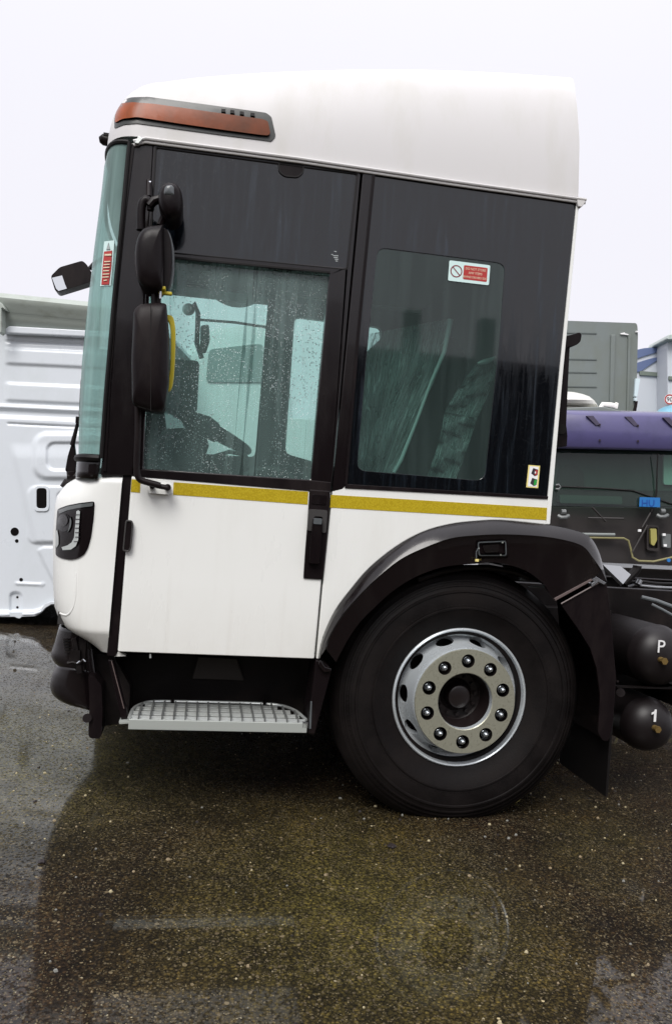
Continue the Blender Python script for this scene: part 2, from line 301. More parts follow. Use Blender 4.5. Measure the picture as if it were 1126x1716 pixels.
        # size differs from chip to chip
        sz = N(m, 'ShaderNodeMath', operation='MULTIPLY'); sz.inputs[1].default_value = size; L(m, s3.outputs[1], sz.inputs[0])
        lt = N(m, 'ShaderNodeMath', operation='LESS_THAN'); L(m, vo.outputs['Distance'], lt.inputs[0]); L(m, sz.outputs[0], lt.inputs[1])
        den = N(m, 'ShaderNodeMath', operation='MULTIPLY'); den.inputs[1].default_value = keep*2.0
        dd = N(m, 'ShaderNodeMapRange'); dd.inputs[1].default_value = 0.30; dd.inputs[2].default_value = 0.66; dd.inputs[3].default_value = 0.06; L(m, dens.outputs[0], dd.inputs[0])
        L(m, dd.outputs[0], den.inputs[0])
        kp = N(m, 'ShaderNodeMath', operation='LESS_THAN'); L(m, s3.outputs[0], kp.inputs[0]); L(m, den.outputs[0], kp.inputs[1])
        mk = N(m, 'ShaderNodeMath', operation='MULTIPLY'); L(m, lt.outputs[0], mk.inputs[0]); L(m, kp.outputs[0], mk.inputs[1])
        tr = ramp(m, s3.outputs[2], tintr)
        mm = N(m, 'ShaderNodeMix', data_type='RGBA'); L(m, mk.outputs[0], mm.inputs[0]); L(m, col, mm.inputs[6]); L(m, tr.outputs[0], mm.inputs[7])
        col = mm.outputs[2]; hs.append(mk.outputs[0])
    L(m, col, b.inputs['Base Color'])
    h = N(m, 'ShaderNodeMath', operation='MULTIPLY_ADD'); h.inputs[1].default_value = 0.8; L(m, hs[0], h.inputs[0]); L(m, fine.outputs[0], h.inputs[2])
    h2 = N(m, 'ShaderNodeMath', operation='ADD'); L(m, hs[1], h2.inputs[0]); L(m, h.outputs[0], h2.inputs[1])
    bp = N(m, 'ShaderNodeBump', Strength=0.7, Distance=0.004); L(m, h2.outputs[0], bp.inputs['Height']); L(m, bp.outputs[0], b.inputs['Normal'])
    # water film: nearly a mirror in the hollows, broken where the stones stand out
    pud = noise(1.3, 6.0, 0.6, 0.4)
    wet = N(m, 'ShaderNodeMapRange'); wet.inputs[1].default_value = 0.40; wet.inputs[2].default_value = 0.66; L(m, pud.outputs[0], wet.inputs[0])
    cr = N(m, 'ShaderNodeMapRange'); cr.inputs[3].default_value = 0.05; cr.inputs[4].default_value = 0.012; L(m, wet.outputs[0], cr.inputs[0])
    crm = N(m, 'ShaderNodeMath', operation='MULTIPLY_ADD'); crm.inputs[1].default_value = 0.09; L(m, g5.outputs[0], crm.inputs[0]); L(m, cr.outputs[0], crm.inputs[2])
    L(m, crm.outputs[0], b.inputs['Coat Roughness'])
    # stones that stand clear of the film break it up
    vf = N(m, 'ShaderNodeTexVoronoi', Scale=120.0); L(m, v, vf.inputs['Vector'])
    sv = N(m, 'ShaderNodeSeparateColor'); L(m, vf.outputs['Color'], sv.inputs[0])
    thr = N(m, 'ShaderNodeMapRange'); thr.inputs[3].default_value = 0.60; thr.inputs[4].default_value = 0.86; L(m, wet.outputs[0], thr.inputs[0])
    lw_ = N(m, 'ShaderNodeMath', operation='LESS_THAN'); L(m, sv.outputs[0], lw_.inputs[0]); L(m, thr.outputs[0], lw_.inputs[1])
    cw = N(m, 'ShaderNodeMapRange'); cw.inputs[3].default_value = 0.25; cw.inputs[4].default_value = 1.0; L(m, lw_.outputs[0], cw.inputs[0])
    L(m, cw.outputs[0], b.inputs['Coat Weight']); b.inputs['Coat IOR'].default_value = 1.37
    fb = N(m, 'ShaderNodeMapRange'); fb.inputs[3].default_value = 0.010; fb.inputs[4].default_value = 0.001; L(m, wet.outputs[0], fb.inputs[0])
    bp2 = N(m, 'ShaderNodeBump', Distance=0.003); L(m, fb.outputs[0], bp2.inputs['Strength']); L(m, h2.outputs[0], bp2.inputs['Height'])
    L(m, bp2.outputs[0], b.inputs['Coat Normal'])
    b.inputs['Roughness'].default_value = 0.8; b.inputs['Specular IOR Level'].default_value = 0.12
_as()

# ------------------------------------------------------------------ mesh helpers
class MB:
    def __init__(s): s.v = []; s.f = []; s.mi = []; s.mats = []; s.cur = 0
    def use(s, m):
        if m not in s.mats: s.mats.append(m)
        s.cur = s.mats.index(m); return s
    def add(s, vs, fs):
        o = len(s.v); s.v += [tuple(v) for v in vs]
        for f in fs: s.f.append([o+i for i in f]); s.mi.append(s.cur)
        return s
    def box(s, c, d, rz=0, M=None):
        M = M or Matrix.Rotation(rz, 3, 'Z'); c = Vector(c)
        vs = [c + M @ Vector((x*d[0]/2, y*d[1]/2, z*d[2]/2)) for x in (-1,1) for y in (-1,1) for z in (-1,1)]
        return s.add(vs, [(0,1,3,2),(4,6,7,5),(0,4,5,1),(2,3,7,6),(0,2,6,4),(1,5,7,3)])
    def tube(s, pts, r, n=12, cap=True):
        pts = [Vector(p) for p in pts]; rs = r if isinstance(r, (list, tuple)) else [r]*len(pts)
        prev = None; vs = []
        for i, p in enumerate(pts):
            t = (pts[min(i+1, len(pts)-1)] - pts[max(i-1, 0)]).normalized()
            if prev is None:
                a = t.cross(Vector((0,0,1)));
                if a.length < 0.1: a = t.cross(Vector((0,1,0)))
            else: a = prev - t*prev.dot(t)
            a.normalize(); prev = a; b = t.cross(a)
            vs += [p + (a*math.cos(k*2*math.pi/n) + b*math.sin(k*2*math.pi/n))*rs[i] for k in range(n)]
        fs = [(i*n+k, i*n+(k+1)%n, (i+1)*n+(k+1)%n, (i+1)*n+k) for i in range(len(pts)-1) for k in range(n)]
        if cap: fs += [tuple(range(n))[::-1], tuple((len(pts)-1)*n+k for k in range(n))]
        return s.add(vs, fs)
    def lathe(s, prof, c, n=64, closed=False):      # prof: (radius, y); axis along Y through c
        m_ = len(prof); vs = []
        for k in range(n):
            a = 2*math.pi*k/n
            vs += [(c[0]+r*math.cos(a), c[1]+y, c[2]+r*math.sin(a)) for r, y in prof]
        fs = []
        for k in range(n):
            k2 = (k+1) % n
            for i in range(m_ if closed else m_-1):
                j = (i+1) % m_; fs.append((k*m_+i, k*m_+j, k2*m_+j, k2*m_+i))
        return s.add(vs, fs)
    def grid(s, rows, close=False):
        nc = len(rows[0]); vs = [p for r in rows for p in r]
        fs = [(i*nc+j, i*nc+j+1, (i+1)*nc+j+1, (i+1)*nc+j) for i in range(len(rows)-1) for j in range(nc-1)]
        return s.add(vs, fs)
    def poly(s, outer, holes=(), thick=None):       # flat shape with holes, optional thickness vector
        bm = bmesh.new(); edges = []
        for lp in [outer]+list(holes):
            vv = [bm.verts.new(p) for p in lp]
            edges += [bm.edges.new((vv[i], vv[(i+1) % len(vv)])) for i in range(len(vv))]
        bmesh.ops.triangle_fill(bm, use_beauty=True, use_dissolve=False, edges=edges)
        bm.normal_update()
        if thick is not None:
            faces = bm.faces[:]
            ext = bmesh.ops.extrude_face_region(bm, geom=faces, use_keep_orig=True)
            nv = [e for e in ext['geom'] if isinstance(e, bmesh.types.BMVert)]
            bmesh.ops.translate(bm, verts=nv, vec=Vector(thick))
        bmesh.ops.recalc_face_normals(bm, faces=bm.faces[:])
        bm.verts.index_update()
        s.add([v.co.copy() for v in bm.verts], [[v.index for v in f.verts] for f in bm.faces]); bm.free(); return s
    def text(s, txt, org, right, up, size):
        cu = bpy.data.curves.new('t', 'FONT'); cu.body = txt; cu.size = size; cu.align_x = 'CENTER'; cu.resolution_u = 3; cu.extrude = 0.0
        ob = bpy.data.objects.new('t', cu); me = bpy.data.meshes.new_from_object(ob)
        o = Vector(org); r = Vector(right); u = Vector(up)
        s.add([o + r*v.co.x + u*v.co.y for v in me.vertices], [list(p.vertices) for p in me.polygons])
        bpy.data.objects.remove(ob); bpy.data.curves.remove(cu); bpy.data.meshes.remove(me); return s
    def build(s, name, material=None, parent=None, smooth=False, bevel=0, solid=0, sub=0, auto=35, fixn=True):
        me = bpy.data.meshes.new(name); me.from_pydata(s.v, [], s.f)
        if s.mats:
            for mm in s.mats: me.materials.append(mm)
            for p, i in zip(me.polygons, s.mi): p.material_index = i
        if material: 
            if not s.mats: me.materials.append(material)
        if fixn:
            bm = bmesh.new(); bm.from_mesh(me); bmesh.ops.recalc_face_normals(bm, faces=bm.faces[:]); bm.to_mesh(me); bm.free()
        me.update()
        if smooth:
            me.polygons.foreach_set('use_smooth', [True]*len(me.polygons))
            if auto: me.set_sharp_from_angle(angle=R(auto))
        o = bpy.data.objects.new(name, me); COL.objects.link(o)
        if parent: 
            o.parent = parent; o.matrix_parent_inverse = parent_world(parent).inverted()
        if solid:
            md = o.modifiers.new('solid', 'SOLIDIFY'); md.thickness = solid; md.offset = -1 if solid > 0 else -1
        if bevel:
            md = o.modifiers.new('bevel', 'BEVEL'); md.width = bevel; md.segments = 2; md.limit_method = 'ANGLE'; md.angle_limit = R(40)
            md.harden_normals = False
        if sub:
            md = o.modifiers.new('sub', 'SUBSURF'); md.levels = sub; md.render_levels = sub
        return o
def parent_world(o):
    M = Matrix.LocRotScale(o.location, o.rotation_euler, o.scale)
    return (parent_world(o.parent) @ o.matrix_parent_inverse @ M) if o.parent else M

def empty(name, loc, parent=None):
    o = bpy.data.objects.new(name, None); COL.objects.link(o); o.location = loc; o.empty_display_size = 0.1
    if parent: o.parent = parent; o.matrix_parent_inverse = parent_world(parent).inverted()
    return o
def tag(o, label=None, cat=None, group=None, kind=None):
    if label: o['label'] = label
    if cat: o['category'] = cat
    if group: o['group'] = group
    if kind: o['kind'] = kind
    return o
def prism(name, pts, y0, y1, material, parent, bevel=0.003, holes=(), smooth=False):
    """outline given in picture points on the vertical plane y0, thickness to y1"""
    o = [P(a, b, y0) for a, b in pts]; hs = [[P(a, b, y0) for a, b in h] for h in holes]
    return MB().poly(o, hs, (0, y1-y0, 0) if y1 != y0 else None).build(name, material, parent, bevel=bevel, smooth=smooth)
def rnd(pts, r, n=5):
    """round the corners of a polygon"""
    out = []; k = len(pts); rr = r if isinstance(r, (list, tuple)) else [r]*k
    for i in range(k):
        p0, p1, p2 = Vector(pts[i-1]), Vector(pts[i]), Vector(pts[(i+1) % k])
        a, b = p0-p1, p2-p1; q = min(rr[i], a.length*0.48, b.length*0.48)
        if q < 0.01: out.append(tuple(p1)); continue
        s_, e_ = p1+a.normalized()*q, p1+b.normalized()*q
        for j in range(n+1):
            t = j/n; out.append(tuple((1-t)**2*s_ + 2*t*(1-t)*p1 + t*t*e_))
    return out
def spline(pts, n=6):
    pts = [Vector(p) for p in pts]; out = []
    for i in range(len(pts)-1):
        p0, p1, p2, p3 = pts[max(i-1,0)], pts[i], pts[i+1], pts[min(i+2,len(pts)-1)]
        for j in range(n):
            t = j/n
            out.append(0.5*((2*p1)+(p2-p0)*t+(2*p0-5*p1+4*p2-p3)*t*t+(3*p1-p0-3*p2+p3)*t**3))
    out.append(pts[-1]); return out
def sp2(pts, n=6): return [(v.x, v.y) for v in spline([(a, b, 0) for a, b in pts], n)]
def interp(tab, x):
    if x <= tab[0][0]: return tab[0][1]
    for (a, u), (b, v) in zip(tab, tab[1:]):
        if x <= b: return u+(v-u)*(x-a)/(b-a)
    return tab[-1][1]
def lerp(a, b, t): return a+(b-a)*t
SRC = []
def bvh_of(o):
    t = BVHTree.FromPolygons([v.co.copy() for v in o.data.vertices], [list(p.vertices) for p in o.data.polygons])
    me = o.data; SRC.append((t, [(Vector(v.co), Vector(v.normal)) for v in me.vertices], [list(p.vertices) for p in me.polygons])); return t
def drape(name, pts, bvh, material, parent, off=0.004, solid=0.006, cuts=4, holes=()):
    """a piece that lies on a curved body: its outline in picture points is carried onto the body"""
    bm = bmesh.new(); edges = []
    for lp in [pts]+list(holes):
        vv = [bm.verts.new((a, b, 0)) for a, b in lp]
        edges += [bm.edges.new((vv[i], vv[(i+1) % len(vv)])) for i in range(len(vv))]
    bmesh.ops.triangle_fill(bm, use_beauty=True, edges=edges)
    for _ in range(cuts):
        es = [e for e in bm.edges if e.calc_length() > 7]
        if not es: break
        bmesh.ops.subdivide_edges(bm, edges=es, cuts=1)
        bmesh.ops.triangulate(bm, faces=bm.faces[:])
    bm.verts.index_update(); bm.verts.ensure_lookup_table(); nors = {}; src = [q_ for q_ in SRC if q_[0] is bvh][0]
    for v in bm.verts:
        d = ray(v.co.x, v.co.y).normalized()
        hit, nor, idx, dist = bvh.ray_cast(CAM, d)
        if hit is None:
            # just past the outline: take the nearest point of the body
            best = None
            for q_ in range(40):
                r4 = bvh.find_nearest(CAM + d*(2.7+q_*0.03))
                if best is None or r4[3] < best[3]: best = r4
            hit, nor, idx, dist = best
        if nor.dot(d) > 0: nor = -nor
        v.co = hit - d*off*1.3
        ws_ = Vector()
        for k_ in src[2][idx]:
            c_, n_ = src[1][k_]; ws_ += n_ / ((c_-hit).length**2 + 1e-6)
        ws_.normalize(); nors[v.index if v.index >= 0 else 0] = ws_ if ws_.dot(hit - Vector((0.5, 1.16, hit.z - 0.25))) > 0 else -ws_
    s = MB(); vn = [nors[v.index] for v in bm.verts]
    s.add([v.co.copy() for v in bm.verts], [[v.index for v in f.verts] for f in bm.faces])
    for i, f in enumerate(s.f):             # faces turned to the viewer
        a, b, c = [Vector(s.v[k]) for k in f[:3]]
        if (b-a).cross(c-a).dot(a-CAM) > 0: s.f[i] = f[::-1]
    nf_ = len(s.f)
    # the edge has thickness
    for e in bm.edges:
        if len(e.link_faces) != 1: continue
        a, b = e.verts[0], e.verts[1]; k = len(s.v); cen = e.link_faces[0].calc_center_median()
        pa, pb = a.co.copy(), b.co.copy(); na, nb2 = vn[a.index], vn[b.index]
        s.v += [tuple(pa), tuple(pb), tuple(pb - nb2*(solid+off)), tuple(pa - na*(solid+off))]
        en = (pb-pa).cross(na); 
        if en.dot(pa-cen) < 0: en = -en; s.f.append([k+1, k, k+3, k+2])
        else: s.f.append([k, k+1, k+2, k+3])
        s.mi.append(0); en = en.normalized() if en.length > 0 else na; vn += [en]*4
    bm.free()
    o = s.build(name, material, parent, smooth=True, fixn=False, auto=0)
    o.data.normals_split_custom_set_from_vertices(vn)
    return o

# ------------------------------------------------------------------ ground
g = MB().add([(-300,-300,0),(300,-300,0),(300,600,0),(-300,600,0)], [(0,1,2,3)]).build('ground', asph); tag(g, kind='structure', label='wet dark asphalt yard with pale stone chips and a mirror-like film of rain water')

# =================================================================== THE TRUCK
TR = empty('truck', (0.9, 1.15, 0))
tag(TR, 'low white lorry cab with black window band, yellow stripes and a big bare front wheel', 'truck')
W = 2.32                                    # width of the cab
YF = 0.28                                   # depth at which the nose turns into the front

# ---- plan line round the nose: (xs, y=0) -> corner -> front -> far side
def nose(Xs, Xf, rad, bow, z, z2=None, n=12, mode='full'):
    pts = []
    for i in range(n+1):
        a = i/n*math.pi/2
        e = 0.75
        pts.append(Vector((Xs + (Xf-Xs)*math.sin(a)**e if i else Xs, rad*(1-math.cos(a)**e), z)))
    m_ = 8
    for i in range(1, m_+1):
        t = i/m_*0.5; pts.append(Vector((Xf - bow*math.sin(math.pi*t), lerp(rad, W-rad, t), z)))
    if mode == 'full':
        pts += [Vector((p.x, W-p.y, p.z)) for p in pts[:-1][::-1]]
    return pts

# ---- windscreen
def rows_from(tab_l, tab_r, y0, y1, k, rad=0.30, bow=0.10, yr=0.0):
    rows = []
    for i in range(k+1):
        py = lerp(y0, y1, i/k); xl = interp(tab_l, py); xr = interp(tab_r, py)
        a = P(xr, py, yr); f = P(xl, py, YF)
        rows.append(nose(a.x, f.x, rad, bow, a.z))
    return rows
WL = [(236,187),(250,182),(300,177),(400,164),(500,153),(600,143),(700,138),(765,137)]
WR = [(236,216),(250,214),(350,205),(500,190),(650,177),(770,168)]
wrows = rows_from(WL, WR, 238, 768, 22)
ws = MB().grid(wrows).build('windscreen', g_wind, TR, smooth=True, auto=0)
wb = bvh_of(ws)
# rubber seal round the screen
sl = MB(); sl.tube([r[0] + Vector((0.004,-0.004,0)) for r in wrows], 0.009, 8)
sl.tube([p + Vector((-0.003,-0.003,0)) for p in wrows[-1]], 0.015, 8); sl.tube([p for p in wrows[0]], 0.010, 8)
sl.build('windscreen_seal', rubber, TR, smooth=True)
# black shade band: dark lower scuttle below the screen, front
KL = [(768,136),(800,150)]
srows = rows_from([(766,134),(802,132)], [(766,168),(802,163)], 768, 803, 3)
MB().grid(srows).build('scuttle_panel', blackg, TR, smooth=True, solid=0.02)
# ---- front pillar (black), flat on the side
prism('front_pillar', [(216,238),(257,240),(246,430),(236,640),(222,797),(206,797),(168,797),(171,768),(179,650),(191,500),(206,350)], 0.002, 0.05, blackg, TR, 0.006)
prism('pillar_trim', [(214,262),(221,240),(226,240),(212,350),(197,500),(186,640),(178,790),(173,790),(181,650),(194,500),(208,350)], -0.004, 0.002, blackp, TR, 0.002)
# gap strip that runs down between nose and door
prism('door_gap_strip', [(206,797),(222,797),(196,1093),(194,1100),(179,1099)], 0.012, 0.05, blackp, TR, 0.002)

# ---- white nose corner
NL = [(794,186),(797,160),(802,140),(808,126),(816,115),(824,108),(839,98),(856,94.5),(891,92),(935,90.6),(993,90.6),(1031,93),(1045,98),(1057,105),(1065,112),(1072,122),(1086,150),(1098,168)]
NR = [(794,205.6),(1098,179.4)]
ys = [793.5,795,797,799.5,802,805,808,812,816,820,824,831,839,847,856,870,891,912,935,965,993,1012,1031,1038,1045,1051,1057,1061,1065,1069,1072,1079,1086,1092,1098]
nrows = []
for py in ys:
    xl = interp(NL, py); xr = interp(NR, py); a = P(xr, py, 0); f = P(xl, py, 0.30)
    inset = 0.0
    if py < 808: inset = 0.03*((808-py)/14)**1.5
    if py > 1060: inset = 0.05*((py-1060)/38)
    row = nose(a.x, f.x, 0.34, 0.10, a.z)
    k = inset
    row = [Vector((p.x, p.y + k*max(0,1-abs(p.y-0.0)/0.6) - k*max(0,1-abs(p.y-W)/0.6), p.z)) for p in row]
    nrows.append(row)
nose_o = MB().grid(nrows).build('nose_panel', white, TR, smooth=True, auto=50)
nb = bvh_of(nose_o)
# pressed crease in the nose (raised lip)
cre = sp2([(128,960),(127,1000),(121,1022),(112,1031),(101,1028)], 4)
MB().tube([nb.ray_cast(CAM, ray(a,b).normalized())[0] + Vector((0,0.003,0)) for a, b in cre], 0.005, 8).build('pressed_crease', white, TR, smooth=True)

# ---- headlight
HL = rnd([(96,853),(112,847),(132,843),(157.6,840),(156,868),(152,898),(147,917),(141,928),(131,935),(118,938),(104,936),(93,931),(93,895)], 4, 3)
hl = drape('headlight', HL, nb, blackg, TR, off=0.006, solid=0.012)
drape('headlight_brow', [(98,855),(112,849),(132,845),(156,842),(155,848),(132,851),(113,855),(99,861)], nb, mat('grey_lens', (0.10,0.11,0.11), 0.12, coat=0.6), hl, off=0.010, solid=0.003)
drape('daytime_lamp', [(128,857),(131,855),(134,857),(132,885),(131,905),(127,915),(119,921),(105,922),(103,917),(113,914),(120,909),(124,901),(126,880)], nb, lens, hl, off=0.013, solid=0.006)
for k in range(7):
    y = 862+k*7.5
    drape('lamp_divider', [(125.6-(k>5)*2,y),(133-(k>5)*3,y),(133-(k>5)*3,y+1.2),(125.6-(k>5)*2,y+1.2)], nb, printblk, hl, off=0.0145, solid=0.001)
pj = [(107+11*math.cos(a)*1.0, 876+15*math.sin(a)) for a in [i*math.pi/10 for i in range(20)]]
drape('projector_lens', pj, nb, mat('projector', (0.006,0.005,0.006), 0.12, coat=0.6), hl, off=0.010, solid=0.004)
pj = [(105.5+8*math.cos(a)*1.0, 872+10*math.sin(a)) for a in [i*math.pi/10 for i in range(20)]]
drape('projector_eye', pj, nb, mat('projector2', (0.004,0.003,0.004), 0.05, coat=1.0), hl, off=0.014, solid=0.002)
drape('lens_reflector', sp2([(117.5,866),(119.5,874),(118,884),(113,892),(115.5,884),(117,876)],3), nb, mat('grey_lens'), hl, off=0.013, solid=0.001)
drape('indicator', [(93,890),(96,888),(98,900),(98,912),(95,918),(93,914)], nb, lens, hl, off=0.012, solid=0.003)

# ---- door
DOOR = prism('door', [(220.5,797.5),(555,823),(543,930),(539,970),(527,1104.5),(197,1092.5)], -0.004, 0.04, white, TR, 0.006)
DOOR['label'] = 'white lower door skin'
# window frame with two openings
fr_out = [(257,241),(604.5,286.5),(555,826),(222,797.5),(236,640),(246,430)]
op_up = rnd([(263,248),(597,292),(580,448),(253,420)], 4)
op_gl = rnd([(252,428),(552,457),(521,804),(240,785),(246,640)], 3)
fr = prism('window_frame', fr_out, 0.0, 0.045, blackg, DOOR, 0.004, holes=[op_up, op_gl])
prism('upper_pane', rnd([(262,247),(598,291),(581,450),(252,421)], 4), 0.004, 0.012, bglass, DOOR, 0.001)
prism('window_pane', [(251,427),(553,456),(522,806),(239,786)], 0.020, 0.020, g_door, DOOR, 0)
prism('pane_seal', [(252,425),(553,453.5),(553,457.5),(252,429)], -0.006, 0.0, rubber, DOOR, 0.001)
prism('pane_seal', [(239,786),(521,804.5),(555,808),(554,826),(222,797.5),(222.5,793)], -0.008, 0.0, blackp, DOOR, 0.003)
# thin line round the upper pane
def ringband(name, pts, wpx, y0, y1, material, parent):
    c = Vector((sum(p[0] for p in pts)/len(pts), sum(p[1] for p in pts)/len(pts)))
    inner = []
    n = len(pts)
    area = sum(pts[i-1][0]*pts[i][1]-pts[i][0]*pts[i-1][1] for i in range(n))
    sgn = 1 if area > 0 else -1
    for i in range(n):
        a, b, d = Vector(pts[i-1]), Vector(pts[i]), Vector(pts[(i+1) % n])
        t = (b-a).normalized()+(d-b).normalized(); t.normalize()
        inner.append(tuple(b + Vector((-t.y, t.x))*wpx*sgn))
    return prism(name, pts, y0, y1, material, parent, 0.0008, holes=[inner])
ringband('pane_trim', rnd([(260,244.5),(600.5,289.5),(583,452),(250,420)], 4), 2.0, -0.001, 0.006, rubber, DOOR)
# latch cover in the top of the upper pane
prism('latch_cover', rnd([(467,269),(509,274.5),(508,288),(498,295),(478,293),(468,286)], 5), 0.001, 0.008, blackp, DOOR, 0.001)
ringband('latch_trim', rnd([(466,269),(510,274.5),(509,289),(499,297),(477,295),(467,287)], 5), 2.4, -0.002, 0.004, rubber, DOOR)
# glass maker's print: a few marks
mk = MB().use(printgrey)
for (x, y, wd) in ((560,420,4),(555,425,3),(558,427,9),(559,430,7),(561,433,6),(562,436,4)):
    a = [P(x,y,0.0025), P(x+wd,y+0.4,0.0025), P(x+wd,y+1.8,0.0025), P(x,y+1.4,0.0025)]; mk.add(a, [(0,1,2,3)])
mk.build('glass_mark', None, DOOR)
# stripes on the door
prism('reflective_stripe', [(291,808),(516.5,824),(515.5,845.5),(290,829)], -0.0055, -0.0035, yellow, DOOR, 0)
prism('reflective_stripe', [(220.7,803),(235.5,804),(234.5,825.5),(219,824.3)], -0.0055, -0.0035, yellow, DOOR, 0)
# mirror foot: white pad
prism('mirror_foot', rnd([(245,811),(287,813),(288,824),(284,829),(247,826)], 6), -0.022, -0.003, white, DOOR, 0.006)
# handle in its black strip
DH = prism('handle_plate', [(519,820),(554,822.5),(551,870),(546,925),(541,971.5),(508.5,969.5),(511,930),(515,880)], -0.012, 0.01, blackp, DOOR, 0.004)
DH['label'] = 'tall black plate with the recessed door handle'
prism('door_handle', rnd([(525,868),(541,869),(539,900),(535,945),(518,944),(521,900)], 4), -0.040, -0.014, blackg, DOOR, 0.006)
prism('handle_recess', rnd([(517.5,853),(549,855),(546.5,893),(540,893),(541,866),(526,865),(523,890),(514.5,889)], 4), -0.020, -0.012, mat('grey_plastic', (0.05,0.048,0.047), 0.3), DOOR, 0.003)
prism('handle_latch', rnd([(526,868),(540,869),(539,879),(525,878)], 2), -0.044, -0.040, mat('slate_plastic', (0.09,0.10,0.105), 0.25), DOOR, 0.001)
prism('lock_barrel_cover', rnd([(524,828),(548,830),(546,846),(522,844)], 2), -0.016, -0.012, blackg, DOOR, 0.002)
# hinge block with slot
prism('hinge', rnd([(210,871),(221,872),(223.5,878),(220,918),(217,925),(205,924)], 5), -0.020, 0.01, blackp, DOOR, 0.004)
ringband('hinge_rim', rnd([(210,871),(221,872),(223.5,878),(220,918),(217,925),(205,924)], 5), 2.5, -0.024, -0.018, mat('grey_plastic'), DOOR)
# small drain nub under the door
MB().tube([P(252,1096,0.01), P(252,1103,0.01)], 0.004, 8).build('drain_tube', alu, TR, smooth=True)
prism('sill_edge', [(197,1093),(200,1093),(211,1100),(191,1101)], 0.02, 0.06, white, TR, 0.001)

# ---- B pillar between door and quarter window
prism('rear_door_pillar', [(608,286),(626,289),(600,560),(581,813),(573,820),(557,824)], -0.002, 0.05, blackg, TR, 0.005)
prism('pillar_clip', [(606,284.5),(624,286.5),(620,290),(608,288.5)], -0.006, 0.0, alu, TR, 0.001)
prism('pillar_ridge', [(624,291),(629,291.6),(603,560),(582,812),(578,812),(598,560)], -0.006, 0.0, blackp, TR, 0.002)

# ---- rear quarter panel (white) with the wheel arch cut
ARCH_O = [(534,1105),(541,1070),(561,1025),(588,988),(619,952),(663,916.6),(707.6,892),(752,879),(796,873.5),(841,872),(912,879),(956,887),(987,899),(1003,923),(1012,954)]
ARCH_C = [(545.5,1087.6),(550,1070),(571,1034),(597,1003),(628,972),(670,938),(713,917),(756,902),(800,897),(845,895.5),(900,898),(944,904.5),(976,915),(993,934),(1008,955)]
ARCH_I = [(563,1110),(583,1072),(604,1042),(628,1018),(654,994),(685,973),(715,959),(750,949),(796,945),(832,943),(880,956),(912,980),(929,1003),(962,987),(994,971)]
arch = sp2(ARCH_O[:11], 4)
QP = prism('quarter_panel', [(557.5,821),(581,813),(918,833.5),(915,879.5)] + arch[::-1][1:] + [(530,1104.5),(542,970)], 0.0, 0.04, white, TR, 0.004)
prism('reflective_stripe', [(554.5,829),(917,851),(915.5,871.5),(553,850.5)], -0.0015, 0.0005, yellow, QP, 0)
# rear edge of the cab: pale strip from roof to arch
prism('rear_corner_strip', [(966.5,338),(971,338),(944,620),(921.5,879),(915.5,879),(918,834),(940,600)], -0.004, 0.06, white, TR, 0.003)
# quarter window
q_out = [(627,291.5),(966,341),(940,600),(918.5,833),(581,812.5),(602,560)]
q_in = rnd([(632.5,414),(846.5,441),(838,560),(812,806),(598,788),(614,600)], [16,16,4,18,16,4], 6)
QW = prism('quarter_window', q_out, 0.003, 0.012, bglass, TR, 0.001, holes=[q_in])
QW['label'] = 'bonded black glass with a rounded clear pane'
prism('clear_pane', rnd([(631,412.5),(848,440),(839.5,560),(813.5,808),(596.5,789),(612.5,600)], [16,16,4,18,16,4], 6), 0.006, 0.006, g_quarter, QW, 0)
prism('window_sill_trim', [(579,811),(919,831.5),(918,836.5),(578,818)], -0.005, 0.004, blackp, TR, 0.002)
prism('inner_body_panel', [(572,290),(960,345),(940,600),(916,870),(560,850)], 0.055, 0.075, interior, TR, 0, holes=[rnd([(629,410),(850,438),(841,560),(817,812),(594,793),(610,600)], 14, 4)])

# stickers
def sticker(name, corners, y, parent, fill):
    a, b, c, d = [P(x, yy, y) for x, yy in corners]     # tl tr br bl
    def uv(u, v, off=0.0):
        p = a.lerp(b, u).lerp(d.lerp(c, u), v); return p + Vector((0, -off, 0))
    s = MB(); fill(s, uv, (b-a), (a-d)); return s.build(name, None, parent, fixn=False)
def rect(s, uv, u0, v0, u1, v1, off, m_):
    s.use(m_).add([uv(u0,v0,off), uv(u1,v0,off), uv(u1,v1,off), uv(u0,v1,off)], [(0,3,2,1)])
def fill_warn(s, uv, r_, u_):
    pts = rnd([(0,0),(1,0),(1,1),(0,1)], 0.05, 3)
    s.use(printw); s.add([uv(a,b,0.0) for a, b in pts], [tuple(range(len(pts)))])
    pts = rnd([(0.36,0.15),(0.94,0.15),(0.94,0.85),(0.36,0.85)], 0.04, 3)
    s.use(printred).add([uv(a,b,0.0006) for a, b in pts], [tuple(range(len(pts)))])
    rn, un = r_.normalized(), u_.normalized(); n = 32; rr = 0.026
    c = uv(0.185, 0.5, 0.0006)
    vs = []
    for k in range(n):
        an = 2*math.pi*k/n
        for q in (rr, rr*0.82): vs.append(c + rn*q*math.cos(an) + un*q*math.sin(an))
    s.use(mat('print_maroon', (0.20,0.02,0.03), 0.4)).add(vs, [(2*k, 2*k+1, (2*k+3) % (2*n), (2*k+2) % (2*n)) for k in range(n)])
    da = (rn - un).normalized(); db = (rn + un).normalized()
    s.add([c+da*rr*0.9+db*0.0022, c+da*rr*0.9-db*0.0022, c-da*rr*0.9-db*0.0022, c-da*rr*0.9+db*0.0022], [(0,1,2,3)])
    s.use(printcream)
    for t, v, sz in (('DO NOT STORE', 0.36, 0.0145), ('ANY ITEMS', 0.56, 0.0145), ('BEHIND DRIVERS SEAT', 0.76, 0.0130)):
        s.text(t, uv(0.65, v, 0.0012), rn*0.85, un, sz)
sticker('warning_sticker', [(753,435.5),(821.5,444),(819,477.5),(750.5,469.5)], 0.0015, QW, fill_warn)
